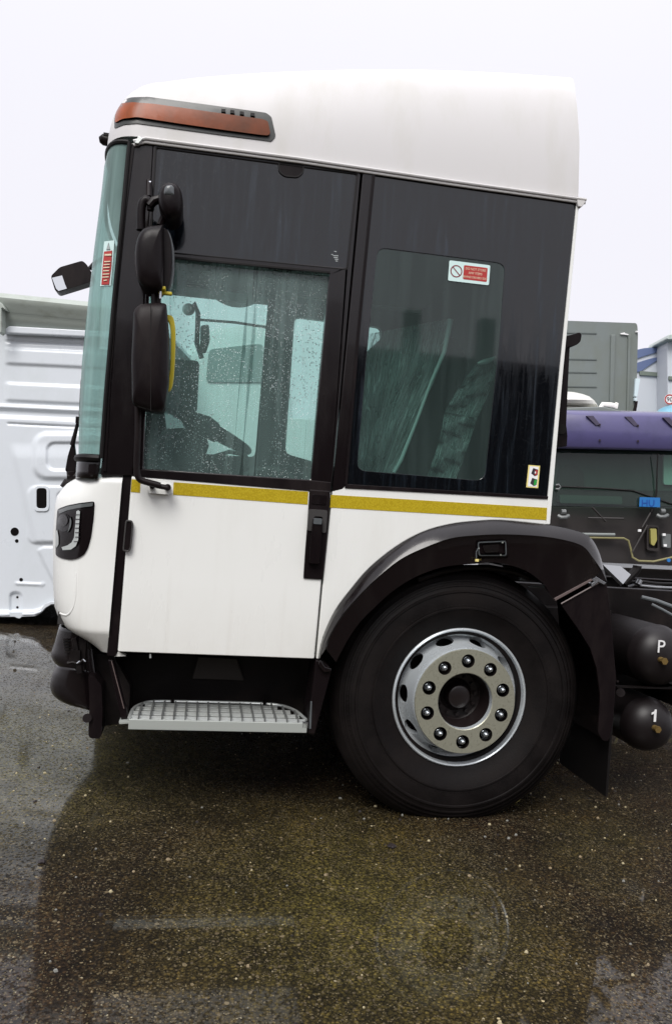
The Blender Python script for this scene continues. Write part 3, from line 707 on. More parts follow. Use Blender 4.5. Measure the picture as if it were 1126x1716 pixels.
def fill_belt(s, uv, r_, u_):
    rect(s, uv, 0,0,1,1, 0, printyel); rect(s, uv, 0.12,0.05,0.88,0.95, 0.0005, printwh)
    for v0, m_ in ((0.12, printred), (0.56, printgrn)):
        s.use(printblk).add([uv(0.42,v0,0.001), uv(0.86,v0+0.06,0.001), uv(0.84,v0+0.30,0.001), uv(0.62,v0+0.36,0.001), uv(0.30,v0+0.25,0.001)], [(0,4,3,2,1)])
        s.use(m_).add([uv(0.62,v0+0.07,0.0015), uv(0.84,v0+0.09,0.0015), uv(0.80,v0+0.29,0.0015), uv(0.60,v0+0.33,0.0015)], [(0,3,2,1)])
    rect(s, uv, 0.58,0.27,0.68,0.36, 0.002, printwh)
sticker('belt_sticker', [(885.5,779),(905,780.5),(901.5,818),(881.5,816.5)], 0.0015, QW, fill_belt)
# label stuck on the windscreen corner, follows the glass
WLAB = [(174.8,404),(191.6,402),(190,430),(185.5,478),(168,479),(171,440)]
wl = drape('warning_label', WLAB, wb, printw, ws, off=0.003, solid=0.001)
drape('warning_label_field', [(174.3,421),(187.8,419),(186.5,445),(182.5,476),(169.8,476.5),(172,445)], wb, printred, ws, off=0.0055, solid=0.001)
drape('warning_triangle', [(181.5,406),(184.5,417),(178,417.5)], wb, mat('print_grey'), ws, off=0.0055, solid=0.001)
for y, a, b in ((425,175.4,186.6),(437,174.5,185),(442,173.8,184),(447,173,183.5),(452.5,172.8,182.6),(458,172,183),(463,171.6,182.2),(468.5,173.5,179)):
    drape('print_line', [(a,y),(b,y-0.5),(b,y+(2.6 if y==425 else 1.2)),(a,y+(3.0 if y==425 else 1.7))], wb, printcream, ws, off=0.008, solid=0.0006)

# ---- roof shell
RB = [(190,246),(223,237),(244,231),(500,264.5),(760,303),(968,330)]
xr0, xr1 = P(968,330,0).x, P(957,128,0.14).x
def gut_z(X):
    a = P(244,231,0); b = P(968,330,0); return a.z + (b.z-a.z)*(X-a.x)/(b.x-a.x)
TOPT = [P(x, y, 0.15) for x, y in ((218,176),(252,159),(281,150),(341,138),(420,129),(500,123),(600,118.5),(686,117),(760,118),(841,121),(900,124.5),(957,128.5))]
TOPZ = [(p.x, p.z) for p in TOPT]
Xc0 = P(244,231,0).x                         # where the corner starts at the base
XfB = P(184,243,YF).x
base, top = [], []
nS = 26
for i in range(nS+1):
    X = lerp(P(968,330,0).x, Xc0, i/nS); base.append(Vector((X, -0.006, gut_z(X))))
    t = i/nS; X2 = lerp(P(957,128,0.2).x, P(300,140,0.2).x, t); top.append(Vector((X2, 0.26, 0)))
nC = 14
Xt0 = top[-1].x; XtF = Xt0 - 0.10
for i in range(1, nC+1):
    a = i/nC*math.pi/2
    base.append(Vector((Xc0 + (XfB-Xc0)*math.sin(a)**0.75, -0.006+0.30*(1-math.cos(a)**0.75), gut_z(Xc0))))
    top.append(Vector((Xt0 + (XtF-Xt0)*math.sin(a), 0.26+0.3*(1-math.cos(a)), 0)))
for i in range(1, 9):
    t = i/8
    base.append(Vector((XfB - 0.08*math.sin(math.pi*t/2), lerp(0.294, W/2, t), gut_z(Xc0))))
    top.append(Vector((XtF - 0.03*math.sin(math.pi*t/2), lerp(0.56, W/2, t), 0)))
for p in top: p.z = interp(TOPZ, p.x) + 0.022
rr = []
nV = 22
for j in range(nV+1):
    t = j/nV; t = math.sin(t*math.pi/2)
    row = []
    for k, (b_, t_) in enumerate(zip(base, top)):
        ex = 2.6
        if k > nS: ex = lerp(2.6, 2.35, min(1, (k-nS)/nC))
        h = 1-(1-t**ex)**(1/ex)
        row.append(Vector((lerp(b_.x, t_.x, h if k > 6 else t*(1.0)*0 + h), lerp(b_.y, t_.y, h), lerp(b_.z, t_.z, t))))
    rr.append(row)
row = []
rr.append([Vector((p.x, lerp(p.y, W/2, 0.35), p.z+0.02)) for p in rr[-1]])
rr.append([Vector((p.x, W/2, p.z+0.035)) for p in rr[-2]])
# rear line: lean and slight bulge of the back edge
for j, r_ in enumerate(rr[:nV+1]):
    tz = (r_[0].z-base[0].z)/(top[0].z-base[0].z)
    xe = P(968,330,0).x
    pyv = lerp(330, 128, tz); xpix = interp([(128,957),(170,962.5),(215,967),(251,970),(330,969)], pyv)
    X = P(xpix, pyv, r_[0].y).x
    for k in range(nS+1):
        f = max(0, 1-k/8.0)**1.0; r_[k].x = lerp(r_[k].x, X + (r_[k].x-r_[0].x if k else 0), f) if k else X
for r_ in rr[nV+1:]: r_[0].x = rr[nV][0].x
full = [r_ + [Vector((p.x, W-p.y, p.z)) for p in r_[::-1][1:]] for r_ in rr]
rmb = MB().grid(full)
# close the back
backL = [r_[0] for r_ in full]; backR = [r_[-1] for r_ in full]
o0 = len(rmb.v); rmb.v += [tuple(p) for p in backL+backR]
nb_ = len(backL)
for i in range(nb_-1): rmb.f.append([o0+i, o0+i+1, o0+nb_+i+1, o0+nb_+i]); rmb.mi.append(0)
roof = rmb.build('roof_shell', roofw, TR, smooth=True, auto=40)
roof['label'] = 'tall white moulded roof'
rb_ = bvh_of(roof)
# gutter rail under the roof
gp = [P(224,236,-0.01), P(244,231,-0.012), P(500,264.5,-0.012), P(760,303,-0.012), P(982,334,-0.012)]
gm = MB()
for dz, dy, r0 in ((0,0,0.007),(-0.012,0.006,0.006)):
    gm.tube([p + Vector((0,dy,dz)) for p in gp], r0, 8)
gm.build('roof_gutter', roofw, TR, smooth=True)
prism('gutter_end', [(966,330),(982,334),(980,340),(975,346),(969,345)], -0.016, 0.10, roofw, TR, 0.003)
prism('gutter_bracket', [(232,226),(240,231),(232,240),(225,239)], -0.02, 0.02, alu, TR, 0.003)
prism('frame_header', [(224,238),(244,234),(500,268),(966,334),(966,343),(626,292),(257,243),(246,243),(218,244)], 0.0, 0.05, blackp, TR, 0.003)
# amber beacon band wrapped round the roof front
BO = rnd([(191.5,215),(191.5,200),(194,183),(199,172),(207,166),(220,162),(248,161),(300,168),(360,176),(446,188),(455,195),(462,227),(455,236),(438,233.6),(370,225),(304,216),(262,210),(229,205.6),(207,208)], 3, 2)
bo = drape('beacon_surround', BO, rb_, ambd, TR, off=0.003, solid=0.008)
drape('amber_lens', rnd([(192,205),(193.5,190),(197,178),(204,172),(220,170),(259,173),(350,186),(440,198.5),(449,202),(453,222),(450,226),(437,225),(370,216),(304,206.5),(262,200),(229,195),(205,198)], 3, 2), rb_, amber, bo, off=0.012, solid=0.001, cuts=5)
for x in (371,386,402,420):
    drape('surround_clip', [(x,181+(x-371)*0.135),(x+7,182+(x-371)*0.135),(x+7,187+(x-371)*0.135),(x,186+(x-371)*0.135)], rb_, rubber, bo, off=0.0125, solid=0.001)
# little camera pod on the brow
cp = MB(); c0 = P(186,236,0.42)
cp.tube([c0+Vector((0.03,0,0.0)), c0+Vector((0.0,0,0.0)), c0+Vector((-0.035,0,0.003)), c0+Vector((-0.05,0,0.0))], [0.022,0.025,0.024,0.012], 14)
cp.box(c0+Vector((0.0,0,0.018)), (0.06,0.05,0.012)); cp.build('camera_pod', blackp, TR, smooth=True)

# ---- cab inside: far side wall with two windows, back wall, floor, ceiling
zc = gut_z(0.5)
def far(pts): return [P(a, b, W-0.06) for a, b in pts]
xb = P(950,600,0).x; zfl = 0.62
fw1 = rnd([(250,470),(451,487),(428,766),(285,757),(262,600)], 10, 3); fw2 = rnd([(494,530),(640,548),(618,800),(478,760)], 10, 3)
fx0 = P(170,600,YF).x-0.02
zt = gut_z(0.5)
wall_out = [Vector((x_, W-0.06, z_)) for x_, z_ in ((-0.62,0.65),(xb,0.65),(xb,2.74),(-0.42,2.76),(-0.42,2.2))]
MB().poly(wall_out, [far(fw1), far(fw2)], (0,0.05,0)).build('far_side_wall', blackp, TR)
MB().poly(far(fw1)).build('far_door_glass', g_far, TR)
MB().poly(far(fw2)).build('far_quarter_glass', g_far, TR)
MB().box((0.05, W-0.15, 0.55), (1.3, 0.12, 0.72)).build('far_sill', dark, TR)  # unseen far side, carried low to block sky mirrored under the cab
MB().box((xb-0.03, W/2, 1.95), (0.04, W-0.06, 1.75)).build('back_wall', interior, TR)
MB().box(((xb-0.32)/2, W/2, 2.79), (xb+0.28, W-0.08, 0.03)).build('headlining', mat('headlining', (0.13,0.13,0.125), 0.9), TR)
MB().box((-0.02, W/2, 0.78), (1.05, W-0.2, 0.05)).box((1.02, W/2, 1.22), (1.03, W-0.2, 0.05)).build('cab_floor', interior, TR)
MB().poly([P(206,800,0.06),P(560,824,0.06),P(918,836,0.06),P(916,878,0.06),P(700,885,0.06),P(545,1090,0.06),P(190,1090,0.06)], (), (0,0.02,0)).build('inner_door_panel', interior, TR)
# dashboard
ds = MB(); dx = P(150,760,0.3).x
dp = [(dx+0.02,0.75),(dx+0.0,1.32),(dx+0.12,1.45),(dx+0.30,1.48),(dx+0.40,1.40),(dx+0.42,1.2),(dx+0.30,0.75)]
ds.poly([Vector((a,0.15,b)) for a, b in dp], (), (0,W-0.35,0)); ds.build('dashboard', interior, TR, bevel=0.03)
# steering column and wheel, seen edge-on as in the photograph
sc_ = P(345,716,0.55)
sw = MB(); n1 = Vector((0.45,0,0.9)).normalized(); a1 = Vector((0.9,0,-0.42)).normalized(); b1 = Vector((0,1,0)); n1 = a1.cross(b1).normalized()
ring = [sc_ + (a1*math.cos(t)*0.225 + b1*math.sin(t)*0.225) for t in [i*2*math.pi/40 for i in range(41)]]
sw.tube(ring, 0.017, 10, cap=False)
for t in (0.6, 2.5, 4.71): sw.tube([sc_ - n1*0.02*0, sc_ + (a1*math.cos(t)+b1*math.sin(t))*0.22], [0.03,0.014], 8)
sw.tube([sc_+n1*0.02, sc_-n1*0.04], 0.07, 16)
sw.build('steering_wheel', mat('wheel_grip', (0.012,0.009,0.010), 0.5), TR, smooth=True)
col = MB(); pcol = [P(255,790,0.5),P(258,745,0.5),P(274,718,0.5),P(305,716,0.5),P(345,728,0.5),P(350,745,0.5),P(338,782,0.5)]
col.poly(pcol, (), (0,0.14,0)); col.build('steering_column', interior, TR, bevel=0.02)
binn = [P(300,700,0.45),P(330,690,0.45),P(352,697,0.45),P(372,712,0.45),P(360,728,0.45),P(320,722,0.45)]
MB().poly(binn, (), (0,0.25,0)).build('instrument_binnacle', interior, TR, bevel=0.02)
# seat, armrest and the plastic sheet pulled over it
def slab(name, pts, y0, y1, m_, bev): return MB().poly([P(a,b,y0) for a, b in pts], (), (0,y1-y0,0)).build(name, m_, TR, bevel=bev)
slab('seat_back', [(655,800),(690,640),(735,560),(765,560),(790,600),(770,680),(720,830)], 0.52, 1.0, seatm, 0.04)
slab('seat_cushion', [(470,815),(560,800),(700,800),(720,850),(700,880),(470,875)], 0.50, 1.02, seatm, 0.03)
slab('passenger_seat', [(560,800),(600,640),(640,560),(670,575),(650,800)], 1.45, 1.95, seatm, 0.04)
MB().tube([P(352,785,0.5)+Vector((0.0,0,0)), P(360,764,0.5), P(385,757,0.5), P(412,763,0.5), P(418,780,0.5)], 0.010, 8).build('grab_rail', interior, TR, smooth=True)
MB().tube([P(x, y, 0.45) for x, y in ((400,802),(425,789),(455,786),(480,792),(492,806))], 0.014, 8).build('seat_armrest', interior, TR, smooth=True)
# plastic sheets: gathered folds that fan from a corner
def sheet(name, left, right, y, seed, amp=0.022, nf=3.2):
    rng = random.Random(seed); n_, m_ = 60, 30; rows = []
    L_ = sp2(left, 12); R_ = sp2(right, 12)
    ph = [rng.uniform(0, 6.28) for _ in range(4)]
    for i in range(m_+1):
        t = i/m_; a = L_[int(t*(len(L_)-1))]; b = R_[int(t*(len(R_)-1))]
        row = []
        for j in range(n_+1):
            u = j/n_; x = lerp(a[0], b[0], u); yy = lerp(a[1], b[1], u)
            d = amp*(math.sin(u*nf*2+ph[0]+1.3*t)+0.6*math.sin(u*nf*4.7+ph[1]-2*t)+0.4*math.sin(u*nf*9+ph[2]+4*t))*0.5 + 0.01*math.sin(t*14+ph[3]+u*5)
            row.append(P(x, yy, y+d))
        rows.append(row)
    ob = MB().grid(rows).build(name, plastic, TR, smooth=True, auto=0, fixn=False)
    uvl = ob.data.uv_layers.new(name='uv')
    for lp in ob.data.loops: uvl.data[lp.index].uv = ((lp.vertex_index % (n_+1))/n_, (lp.vertex_index // (n_+1))/m_)
    return ob
sheet('seat_cover_sheet', [(614,560),(606,640),(600,720),(598,786)], [(756,533),(735,620),(690,715),(655,800)], 0.34, 3)
sheet('seat_cover_sheet', [(800,606),(768,650),(745,690)], [(830,600),(826,640),(800,700)], 0.36, 5, 0.012, 2)
sheet('seat_cover_sheet', [(745,690),(735,740),(715,800)], [(800,700),(780,760),(760,812)], 0.37, 5, 0.012, 2)
MB().tube([P(755,535,0.30),P(744,590,0.30),P(722,640,0.30),P(700,700,0.30),P(672,770,0.30),P(660,792,0.30)], [0.014,0.010,0.007,0.007,0.010,0.008], 8).build('seat_cover_hem', mat('plastic_hem', (0.55,0.6,0.58), 0.2), TR, smooth=True)
MB().tube([P(800,609,0.34),P(812,606,0.34),P(822,603,0.34),P(830,598,0.34)], [0.006,0.014,0.012,0.006], 8).build('seat_cover_hem', mat('plastic_hem'), TR, smooth=True)

# far mirrors seen through the glass, phone arm, cross rail
MB().poly([P(a,b,2.75) for a,b in sp2([(352,466),(353,480),(366,495),(390,505),(415,505),(438,494),(450,478),(452,466)],4)], (), (0,0.16,0)).build('far_mirror', blackp, TR, bevel=0.02)
MB().poly([P(a,b,2.7) for a,b in rnd([(268,600),(334,604),(330,690),(272,690)],8)], (), (0,0.16,0)).build('far_mirror', blackp, TR, bevel=0.02)
MB().tube([P(330,535,2.1),P(395,540,2.1),P(447,548,2.1)], 0.009, 8).build('curtain_rail', interior, TR)
MB().tube([P(318,520,0.7),P(326,508,0.7),P(332,525,0.7),P(330,575,0.7),P(338,600,0.7)], 0.012, 8).build('flexible_arm', mat('arm_grey', (0.06,0.06,0.06), 0.5), TR, smooth=True)
bmq = MB(); bmq.lathe([(0.0,-0.03),(0.018,-0.024),(0.03,0),(0.018,0.024),(0.0,0.03)], P(316,518,0.66), 16); bmq.build('lamp_ball', mat('ball_white', (0.75,0.78,0.76), 0.4), TR, smooth=True)
prism('phone_cradle', rnd([(336,545),(350,543),(352,568),(345,590),(335,588)], 4, 3), 0.66, 0.70, mat('arm_grey'), TR, 0.004)
# ---- far side front mirror that sticks out ahead
fm = MB(); ym = 1.9
o_ = [P(a,b,ym) for a,b in rnd([(85,462),(100,447),(138,436),(145,442),(158,463),(152,472),(97,489),(92,486)], 4, 3)]
fm.poly(o_, (), (0,0.10,0)); MF = fm.build('front_mirror', blackp, TR, bevel=0.012)
MB().poly([P(a,b,ym-0.004) for a,b in [(87,465),(104,461),(109,476),(112,483),(98,487),(94,483)]], (), (0,0.004,0)).build('mirror_glass', mirrorm, MF)
MB().tube([P(150,450,ym+0.05), P(158,441,ym+0.05), P(185,425,ym+0.05), P(215,400,ym+0.2)], 0.014, 10).build('front_mirror_arm', blackp, TR, smooth=True)

# ---- mirrors on the door side
YM = -0.20
def pod(name, outline, y0, depth, m_, parent, bev): 
    return MB().poly([P(a,b,y0) for a,b in outline], (), (0,depth,0)).build(name, m_, parent, bevel=bev, smooth=True)
mb = blackp
def rounded_pod(name, outline, y0, y1, material, parent, dome=0.03, n=7):
    """a housing: outline in picture points at depth y0, its face domed towards the viewer, back at y1"""
    pts = [P(a,b,y0) for a,b in outline]; c = sum(pts, Vector())/len(pts)
    mbb = MB(); rows = []
    rows.append([c.lerp(p, 0.96) + Vector((0, y1-y0, 0)) for p in pts])
    for q in range(0, n+1):
        a = q/n*math.pi/2; s_ = math.cos(a)
        sc2 = 0.0 + s_**0.45 if q < n else 0.02
        rows.append([c.lerp(p, max(sc2, 0.02)) + Vector((0, -dome*math.sin(a), 0)) for p in pts])
    rows = [r_+[r_[0]] for r_ in rows]
    mbb.grid(rows); k = len(mbb.v); nn = len(pts)+1
    mbb.f.append([k-nn+i for i in range(nn-1)]); mbb.mi.append(0)
    mbb.f.append([i for i in range(nn-1)][::-1]); mbb.mi.append(0)
    return mbb.build(name, material, parent, smooth=True, auto=50)
M1 = rounded_pod('main_mirror', rnd([(224,520),(233,510),(250,507.5),(272,507),(279,509),(283,560),(283,640),(276,684),(270,691),(255,690),(226,681),(221,672),(220,600)], 5, 3), -0.17, -0.03, mb, TR, 0.04)
M1['label'] = 'tall rounded black mirror housing, lowest of the three'
MB().poly([P(a,b,-0.21) for a,b in [(252.2,509),(253.2,509),(253.2,688),(252.2,688)]], (), (0,0.002,0)).build('housing_seam', rubber, M1)
M2 = rounded_pod('wide_angle_mirror', sp2([(253,379),(272,377),(274,378),(274,400),(275,430),(274,470),(272,484),(262,487),(245,484),(232,472),(227,450),(226,425),(230,400),(240,384),(253,379)], 2)[:-1], -0.17, -0.05, mb, TR, 0.04)
prism('mirror_rim', sp2([(275,384),(282,384),(288,400),(292,420),(292,450),(289,470),(284,484),(274,484)], 2), -0.13, -0.08, mat('slate_plastic'), M2, 0.006)
prism('mirror_shell', sp2([(273,382),(280,384),(286,402),(288,430),(286,460),(281,480),(272,482)], 2), -0.16, -0.10, mb, M2, 0.008)
M3 = rounded_pod('kerb_mirror', sp2([(266,325),(272,313),(284,308),(297,311),(305,325),(307,345),(304,360),(296,369),(283,370),(273,360),(266,345),(266,325)], 2)[:-1], -0.16, -0.06, mb, TR, 0.05)
rounded_pod('mirror_cap', rnd([(274,322),(277,312),(288,310),(293,315),(294,331),(274,329)], 4, 3), -0.195, -0.16, mat('slate_plastic'), M3, 0.02)
ARM = tag(empty('mirror_arm', P(236,500,-0.1), TR))
def arm_piece(pts, r, n): MB().tube(pts, r, n).build('arm_tube', blackp, ARM, smooth=True)
arm_piece([P(x,y,-0.13) for x,y in ((250,345),(258,336),(268,333),(276,340))], [0.016,0.017,0.018,0.02], 10)
arm_piece([P(x,y,-0.12) for x,y in sp2([(251,338),(244,334),(238,342),(236,360),(236,385)],3)], 0.017, 12)
arm_piece([P(253,334,-0.12), P(252,352,-0.12)], 0.013, 10)
arm_piece([P(250,303,-0.02), P(250,330,-0.06)], 0.012, 8)
arm_piece([P(275,362,-0.11), P(268,378,-0.12)], 0.014, 8)
arm_piece([P(x,y,-0.11) for x,y in ((262,480),(262,512))], 0.018, 10)
arm_piece([P(x,y,-0.08) for x,y in sp2([(231,670),(231,720),(229,770),(229,788),(233,802),(243,807),(262,812),(268,814)],3)], 0.0125, 12)
arm_piece([P(x,y,-0.07) for x,y in ((262,814),(281,817))], [0.010,0.011], 10)
arm_piece([P(281,816.5,-0.075), P(281,817,-0.02)], 0.013, 12)
arm_piece([P(255,815,-0.055), P(255,816,-0.02)], 0.010, 10)

MB().box(P(271,483,-0.16), (0.03,0.03,0.012)).box(P(277,491,-0.14), (0.05,0.02,0.012)).build('mirror_clip', yelp, TR, bevel=0.003)
MB().tube([P(269,488,-0.17),P(269,500,-0.17)], 0.004, 6).build('arm_bolt', steel, TR)
MB().tube([P(250,305,-0.035),P(253,305.5,-0.035)], 0.006, 6).build('bracket_screw', steel, TR)
# yellow grab handle behind the mirror
gh = MB(); o_ = sp2([(278,527),(287,528),(292,537),(294,560),(293,600),(291,630),(288,648),(283,655),(277,656)], 3)
i_ = sp2([(277,650),(281,640),(285,620),(286,590),(286,560),(284,542),(279,533)], 3)
gh.poly([P(a,b,-0.09) for a,b in o_+i_], (), (0,0.03,0)); gh.build('yellow_grab_handle', yelp, TR, bevel=0.004)

# ---- wiper
wp = MB(); yw = 0.45
wp.poly([P(a,b,yw) for a,b in [(109,788),(113,765),(119,745),(124,742),(127,765),(127,790),(120,793),(113,792)]], (), (0,0.03,0))
wp.tube([P(121,746,yw), P(127,722,yw), P(132,702,yw)], [0.012,0.009,0.008], 8)
wp.box(P(131.5,704,yw), (0.02,0.04,0.03)); wp.tube([P(113,798,yw),P(128,798,yw),P(138,794,yw)], 0.020, 10); wp.tube([P(120,790,yw),P(121,800,yw)], 0.022, 10)
wp.build('wiper_arm', blackp, TR, bevel=0.003)
MB().tube([P(134,700,yw), P(137,640,yw+0.2), P(146,590,yw+0.6)], 0.006, 6).build('wiper_blade', rubber, TR, smooth=True)
MB().tube([P(108,818,0.5),P(114,808,0.5),P(119,808,0.5)], 0.022, 10).build('front_grab_knob', blackp, TR, smooth=True)

# ---- below the cab
# lower front valances wrap round the corner, glossy wet plastic
for tabl, tabr, y0, y1 in (([(1058,106),(1075,101),(1090,97),(1106,91.5),(1114,92),(1120,95),(1126,102),(1131,116),(1136,150)], [(1058,150),(1136,160)], 1058, 1136),
                           ([(1122,102),(1140,94),(1155,90),(1166,89.5),(1173,91.5),(1180,97),(1186,108),(1191,146)], [(1122,148),(1191,156)], 1122, 1191)):
    rows = []
    k_ = 16
    for i in range(k_+1):
        py = lerp(y0, y1, i/k_); a = P(interp(tabr, py), py, 0.12); f = P(interp(tabl, py), py, 0.36)
        row = nose(a.x, f.x, 0.20, 0.08, a.z); rows.append([Vector((p.x, 0.12+p.y*(W-0.24)/W, p.z)) for p in row])
    v_ = MB().grid(rows).build('front_valance', blackg, TR, smooth=True, solid=0.01)
# clutter: hose and clips behind the valance
hz = MB()
hz.tube([P(x,y,0.10) for x,y in sp2([(124,1070),(128,1090),(132,1110),(134,1128)],3)], 0.012, 8)
hz.tube([P(x,y,0.09) for x,y in sp2([(113,1112),(122,1110),(131,1112),(141,1105)],3)], 0.007, 8)
for k in range(5): hz.tube([P(112+k*0.8,1070+k*5,0.14),P(112+k*0.8,1073+k*5,0.14)], 0.016, 10)
hz.box(P(126,1100,0.10), (0.04,0.03,0.05)).box(P(138,1090,0.12), (0.03,0.03,0.16))
hz.build('hose_bundle', dark, TR, smooth=True)
MB().tube([P(129,1112,0.07),P(134,1108,0.07)], 0.003, 6).tube([P(139,1105,0.07),P(143,1109,0.07)], 0.003, 6).build('hose_clip', steel, TR)
prism('front_post', rnd([(148,1132),(158,1134),(170,1150),(172,1190),(170,1232),(167,1238),(152,1238),(148,1233),(150,1180)], 3, 3), 0.06, 0.16, blackp, TR, 0.008)
MB().tube([P(146,1204,0.05), P(146,1204,0.12)], 0.018, 16).build('tow_knob', blackp, TR, smooth=True)
prism('inner_bracket', [(150,1095),(190,1098),(218,1150),(216,1212),(175,1218),(166,1214),(158,1140)], 0.17, 0.26, dark, TR, 0.004)
prism('step_stay', [(181,1106),(189,1106),(214,1200),(212,1210),(204,1210)], 0.03, 0.06, blackp, TR, 0.004)
prism('stay_edge', [(186,1108),(187.4,1108),(208.5,1188),(207,1188)], 0.026, 0.03, mat('worn_edge', (0.12,0.09,0.085), 0.4), TR, 0)
slab('sill_wall', [(186,1094),(536,1105),(535,1200),(528,1236),(500,1222),(230,1196),(205,1205)], 0.30, 0.36, dark, 0.004)
prism('sill_pocket', [(332,1101),(397,1104),(409,1141),(322,1138)], 0.27, 0.30, mat('dull_brown', (0.028,0.022,0.018), 0.6), TR, 0.004)
# step
hole_m = mat('opening_dark', (0.004,0.003,0.003), 0.8, spec=0.1)
ST = empty('step', PZ(360,1215,0.40), TR)
zs = 0.415
fl, frr = PZ(216,1202,zs), PZ(515,1219,zs)
yf_ = -0.015; x0, x1 = P(216,1205,yf_).x, P(514,1222,yf_).x
MB().box(((x0+x1)/2, yf_, zs-0.022), (x1-x0, 0.006, 0.040)).build('step_front_edge', mat('pale_alloy', (0.44,0.47,0.44), 0.4, metal=0.3), ST, bevel=0.002)
rowsY = [0.0, 0.068, 0.136, 0.204]
ext = [(x0+0.003, x1-0.003), (x0+0.004, x1-0.02), (x0+0.012, x1-0.05), (x0+0.045, x1-0.10)]
darkalu = mat('dark_alloy', (0.16,0.165,0.16), 0.45, metal=0.4)  # cross bars darker than the treads
for k, yy in enumerate(rowsY):
    a, b = ext[k]
    MB().box(((a+b)/2, yy+0.016, zs-0.007), (b-a, 0.030, 0.003), M=Matrix.Rotation(R(30),3,'X')).box(((a+b)/2, yy+0.004, zs-0.010), (b-a, 0.003, 0.012)).build('tread_bar', alu, ST, bevel=0.0008)
nc = 15
for i in range(nc):
    xx = lerp(x0+0.035, x1-0.035, i/(nc-1))
    yb = 0.25 if i not in (0, nc-1, nc-2) else (0.21 if i != nc-1 else 0.15)
    cb = MB().box((xx, yb/2, zs-0.004), (0.004, yb, 0.022))
    for j in range(int(yb/0.017)): cb.box((xx, 0.008+j*0.017, zs+0.009), (0.007, 0.006, 0.005))
    cb.build('cross_bar', darkalu, ST)
rim_pts = [Vector((x0,0,zs)), Vector((x0+0.004,0.13,zs)), Vector((x0+0.03,0.21,zs)), Vector((x0+0.09,0.26,zs)), Vector((x0+0.3,0.272,zs)), Vector((x1-0.2,0.272,zs)), Vector((x1-0.09,0.25,zs)), Vector((x1-0.03,0.17,zs)), Vector((x1,0.03,zs))]
MB().tube(spline(rim_pts, 5), 0.007, 8).build('step_back_rim', alu, ST, smooth=True)
MB().box(((x0+x1)/2, 0.14, zs-0.045), (x1-x0-0.02, 0.26, 0.012)).build('step_tray', hole_m, ST)
for px_ in (289,443):
    MB().tube([P(px_,1174,0.26), P(px_,1179,0.24)], 0.008, 8).build('step_bolt', dark, ST, smooth=True)
MB().box(P(511,1215,-0.01), (0.022,0.016,0.022)).build('end_clip', steel, ST)
prism('step_corner_plate', [(199,1210),(216,1209),(217,1213),(200,1214)], 0.0, 0.06, mat('pale_alloy'), ST, 0.001)
# pillar between step and arch
prism('arch_foot_cover', [(529,1106),(541,1108),(556,1122),(554,1132),(541,1180),(527,1232),(516,1230),(519,1195)], -0.01, 0.16, blackp, TR, 0.005)
prism('foot_highlight', [(520.5,1176),(523,1176),(521.5,1222),(518,1222)], -0.016, -0.010, mat('slate_plastic'), TR, 0.001)
prism('foot_ledge', [(537,1106),(545,1118),(556,1121),(555,1126),(543,1127),(533,1114)], -0.03, 0.0, blackg, TR, 0.003)

# ---- wheel arch flare
O_, C_, I_ = sp2(ARCH_O, 5), sp2(ARCH_C, 5), sp2(ARCH_I, 5)
rws = [[P(a,b,0.012) for a,b in O_], [P(a,b,-0.012)+Vector((0,0,-0.001)) for a,b in O_]]
mid_ = [((a*0.55+c*0.45),(b*0.55+d*0.45)) for (a,b),(c,d) in zip(O_, C_)]
rws += [[P(a,b,-0.040) for a,b in mid_], [P(a,b,-0.058) for a,b in C_]]
rws += [[P(a*0.92+c*0.08,b*0.92+d*0.08,-0.052) for (a,b),(c,d) in zip(C_, I_)]]
rws += [[P(a*0.5+c*0.5,b*0.5+d*0.5,-0.048) for (a,b),(c,d) in zip(C_, I_)]]
rws += [[P(a,b,-0.044) for a,b in I_], [P(a,b,-0.044)+Vector((0,0.012,0.006)) for a,b in I_], [P(a,b,-0.044)+Vector((0,0.12,0.05)) for a,b in I_], [P(a,b,-0.044)+Vector((0,0.50,0.05)) for a,b in I_]]
AR = MB().grid(rws).build('wheel_arch', blackg, TR, smooth=True, auto=28)
ab = bvh_of(AR)
# end of the flare facing back, and pocket with side lamp
MB().poly([P(1008,955,-0.03),P(1012,954,0.0),P(1017,975,0.0),P(994,971,-0.04)], (), (0,0.4,0)).build('arch_end', blackp, TR)
rc = rnd([(797,906),(850,904),(852,935),(800,936)], 4, 3)
sp = drape('lamp_pocket', rc, ab, blackp, TR, off=0.002, solid=0.004)
ringb = rnd([(800,908),(848,906),(849,932),(802,932)], 4, 3); rin = rnd([(802,910),(846.5,908),(847,930),(804,930)], 3, 3)
drape('pocket_rim', ringb, ab, mat('slate_plastic'), sp, off=0.010, solid=0.007, holes=[rin])
drape('side_lamp', rnd([(808,914),(836,912),(836,925),(812,926)], 3, 2), ab, mat('lamp_black', (0.006,0.005,0.006), 0.05, coat=1.0), sp, off=0.008, solid=0.005)
for a, b in ((802,919),(842,909),(839,930),(805,938)):
    drape('screw_glint', [(a-1.3,b-1.3),(a+1.3,b-1.3),(a+1.3,b+1.3),(a-1.3,b+1.3)], ab, mat('pale_alloy', (0.44,0.47,0.44), 0.4, metal=0.3) if a != 805 else printyel, sp, off=0.014, solid=0.002)  # paler rim and screws: their wet glints are put into the colour
MB().tube([P(x,y,-0.065) for x,y in ((802,917),(798,925),(798,936))], 0.0022, 6).build('lamp_cable', mat('slate_plastic'), TR, smooth=True)
MB().box(P(799,939,-0.065), (0.014,0.008,0.010)).build('cable_tag', printyel, TR)
